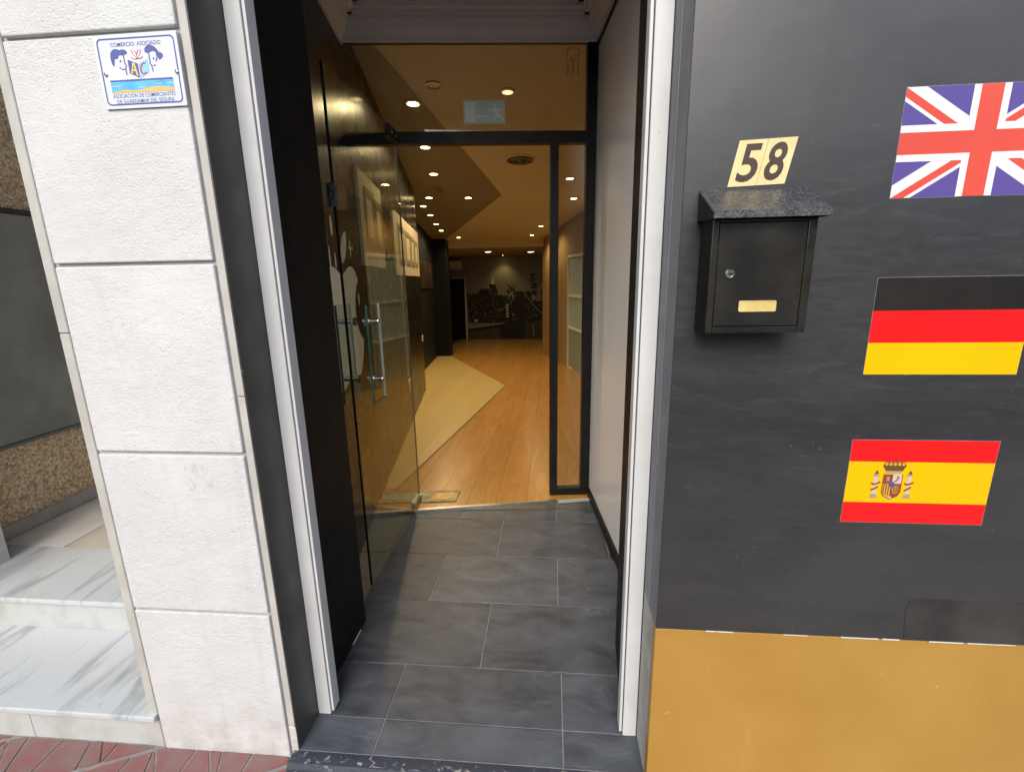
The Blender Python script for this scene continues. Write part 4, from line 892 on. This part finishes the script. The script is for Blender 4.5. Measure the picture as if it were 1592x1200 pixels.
poly('cover', [(-1.14, -.075), (-.64, -.075), (-.64, .075), (-1.14, .075)], fm_, .001, .006, 'plate_steel', fp)
poly('brass_patch', [(-.80, -.045), (-.655, -.055), (-.65, .05), (-.72, .06), (-.79, .05)], fm_, .0062, .0072, 'plate_brass', fp)
boxes('rim', [], 'steel', fp) if False else None
for q in ([(-1.15, -.085), (-.63, -.085), (-.63, -.075), (-1.15, -.075)], [(-1.15, .075), (-.63, .075), (-.63, .085), (-1.15, .085)], [(-.64, -.0748), (-.63, -.0748), (-.63, .0748), (-.64, .0748)]): poly('rim', q, fm_, .001, .008, 'plate_steel', fp)

# ------------------------------------------------------------------ lamps and grilles in the shop ceiling
cn = Vector((0, -.07, -1)).normalized()
def lamp(x, y, z, axis, r, label, mat='bulb', power=0.0, col=(1.0, .74, .40), spot=150, group='ceiling downlights'):
    t = thing('downlight', (x, y, z), label, 'downlight', group); a = Vector(axis)
    turned('ring', [(r * 1.45, 0), (r * 1.45, .004), (r * 1.05, .008), (r * 1.0, .002)], (x, y, z), axis, 'steel', t, 20)
    turned('bulb', [(r * .98, .0025), (r * .7, .006), (r * .25, .0075)], (x, y, z), axis, mat, t, 16)
    if power:
        l = bpy.data.lights.new('downlight_beam', 'SPOT'); l.energy = power; l.color = col; l.spot_size = math.radians(spot); l.spot_blend = .8; l.shadow_soft_size = .03
        o = bpy.data.objects.new('downlight_beam', l); COL.objects.link(o); o.parent = t; o.location = a * .03
        o.rotation_euler = (-a).to_track_quat('Z', 'Y').to_euler()
    return t
LP = 34.0
sp = [(-1.072, 3.888, 1, 'lit downlight in the brown ceiling field just above the transom bar, nearest to the door'), (-1.235, 4.829, 1, 'lit downlight in the brown ceiling field, first one below the transom bar'),
      (-1.377, 5.709, 1, 'lit downlight in the brown ceiling field, between the transom bar and the small square grille'), (-1.724, 6.805, 1, 'lit downlight level with the lone one at the field tip, to its left'),
      (-1.946, 7.298, 1, 'leftmost downlight in the brown ceiling field, close to the black wall'), (-2.009, 7.952, 1, 'lit downlight just beyond the leftmost one along the black wall'),
      (-2.108, 8.738, 1, 'second lit downlight before the black column'), (-2.173, 9.407, 1, 'last lit downlight before the black column'), (-2.007, 10.318, 1, 'lit downlight by the fascia just right of the black column'),
      (-1.176, 6.878, 1, 'lone lit downlight near the pointed tip of the brown ceiling field'), (-.324, 3.78, 0, 'dim downlight above the exit sign in the cream ceiling'), (-.842, 3.625, 2, 'unlit downlight in the cream ceiling left of the exit sign'),
      (.226, 6.095, 1, 'upper lit downlight seen through the narrow sidelight'), (.323, 7.115, 1, 'lower lit downlight seen through the narrow sidelight'), (-.196, 9.214, 1, 'lit downlight in the cream ceiling beside the sidelight post'), (-.409, 10.225, 1, 'lit downlight by the fascia above the right end of the mural')]
for x, y, on, lab in sp:
    lamp(x, y, cz(y) - .005, cn, .045 if on == 1 else .04, lab, {1: 'bulb', 0: 'bulb_dim', 2: 'plastic_white'}[on], LP * (0 if on != 1 else 1 if y < 6 else .55))
lamp(-1.664, 12.549, 2.147, (0, 0, -1), .10, 'left of two large round lamps in the tiled back ceiling', 'bulb_cool', 8, (1, .85, .5))
lamp(-.559, 13.005, 2.147, (0, 0, -1), .10, 'right of two large round lamps in the tiled back ceiling', 'bulb_cool', 8, (1, .85, .5))
lamp(-1.486, 14.60, 2.147, (0, 0, -1), .035, 'small spot in the back ceiling lighting the mural sky', 'bulb', 7, (1, .72, .25), 110)
av = thing('air_diffuser', (-.331, 5.326, cz(5.326)), 'round ringed air diffuser in the cream ceiling', 'air vent')
cq = (-.331, 5.326, cz(5.326) - .001)
for i, r in enumerate((.17, .135, .10, .065, .032)):
    turned('ring', [(r, 0), (r, .006), (r - .016, .014 + .004 * i), (r - .02, .010 + .004 * i), (r - .02, .0)], cq, cn, 'frame_cream' if i == 0 else 'frame_dark' if i % 2 else 'frame_olive', av, 28)
sg = thing('ceiling_grille', (-1.485, 6.4, cz(6.4)), 'small square grille in the brown ceiling field', 'air vent')
def gmapc(x, y, d): return (x, y, cz(y) - .005 - d)
for q in ([(-1.55, 6.27), (-1.42, 6.27), (-1.42, 6.29), (-1.55, 6.29)], [(-1.55, 6.51), (-1.42, 6.51), (-1.42, 6.53), (-1.55, 6.53)], [(-1.55, 6.291), (-1.53, 6.291), (-1.53, 6.509), (-1.55, 6.509)], [(-1.44, 6.291), (-1.42, 6.291), (-1.42, 6.509), (-1.44, 6.509)]): poly('rim', q, gmapc, 0, .008, 'frame_olive', sg)
for k in range(4): poly('slat', [(-1.529, 6.31 + .05 * k), (-1.441, 6.31 + .05 * k), (-1.441, 6.335 + .05 * k), (-1.529, 6.335 + .05 * k)], gmapc, 0, .006, 'frame_olive', sg)

# ------------------------------------------------------------------ the other side of the street, behind the camera
ob = thing('opposite_building', (0, -9.5, 0), 'plain beige building across the street, behind the viewer', 'building')
box('wall', -18, 18, -10.5, -9.5, -.06, 3.8, 'facade_far', ob)
for i in range(-5, 6):
    for j in range(1): box('window', i * 2.9 - .5, i * 2.9 + .5, -9.498, -9.46, .9 + j * 2.6, 2.3 + j * 2.6, 'dark_window', ob, .01)
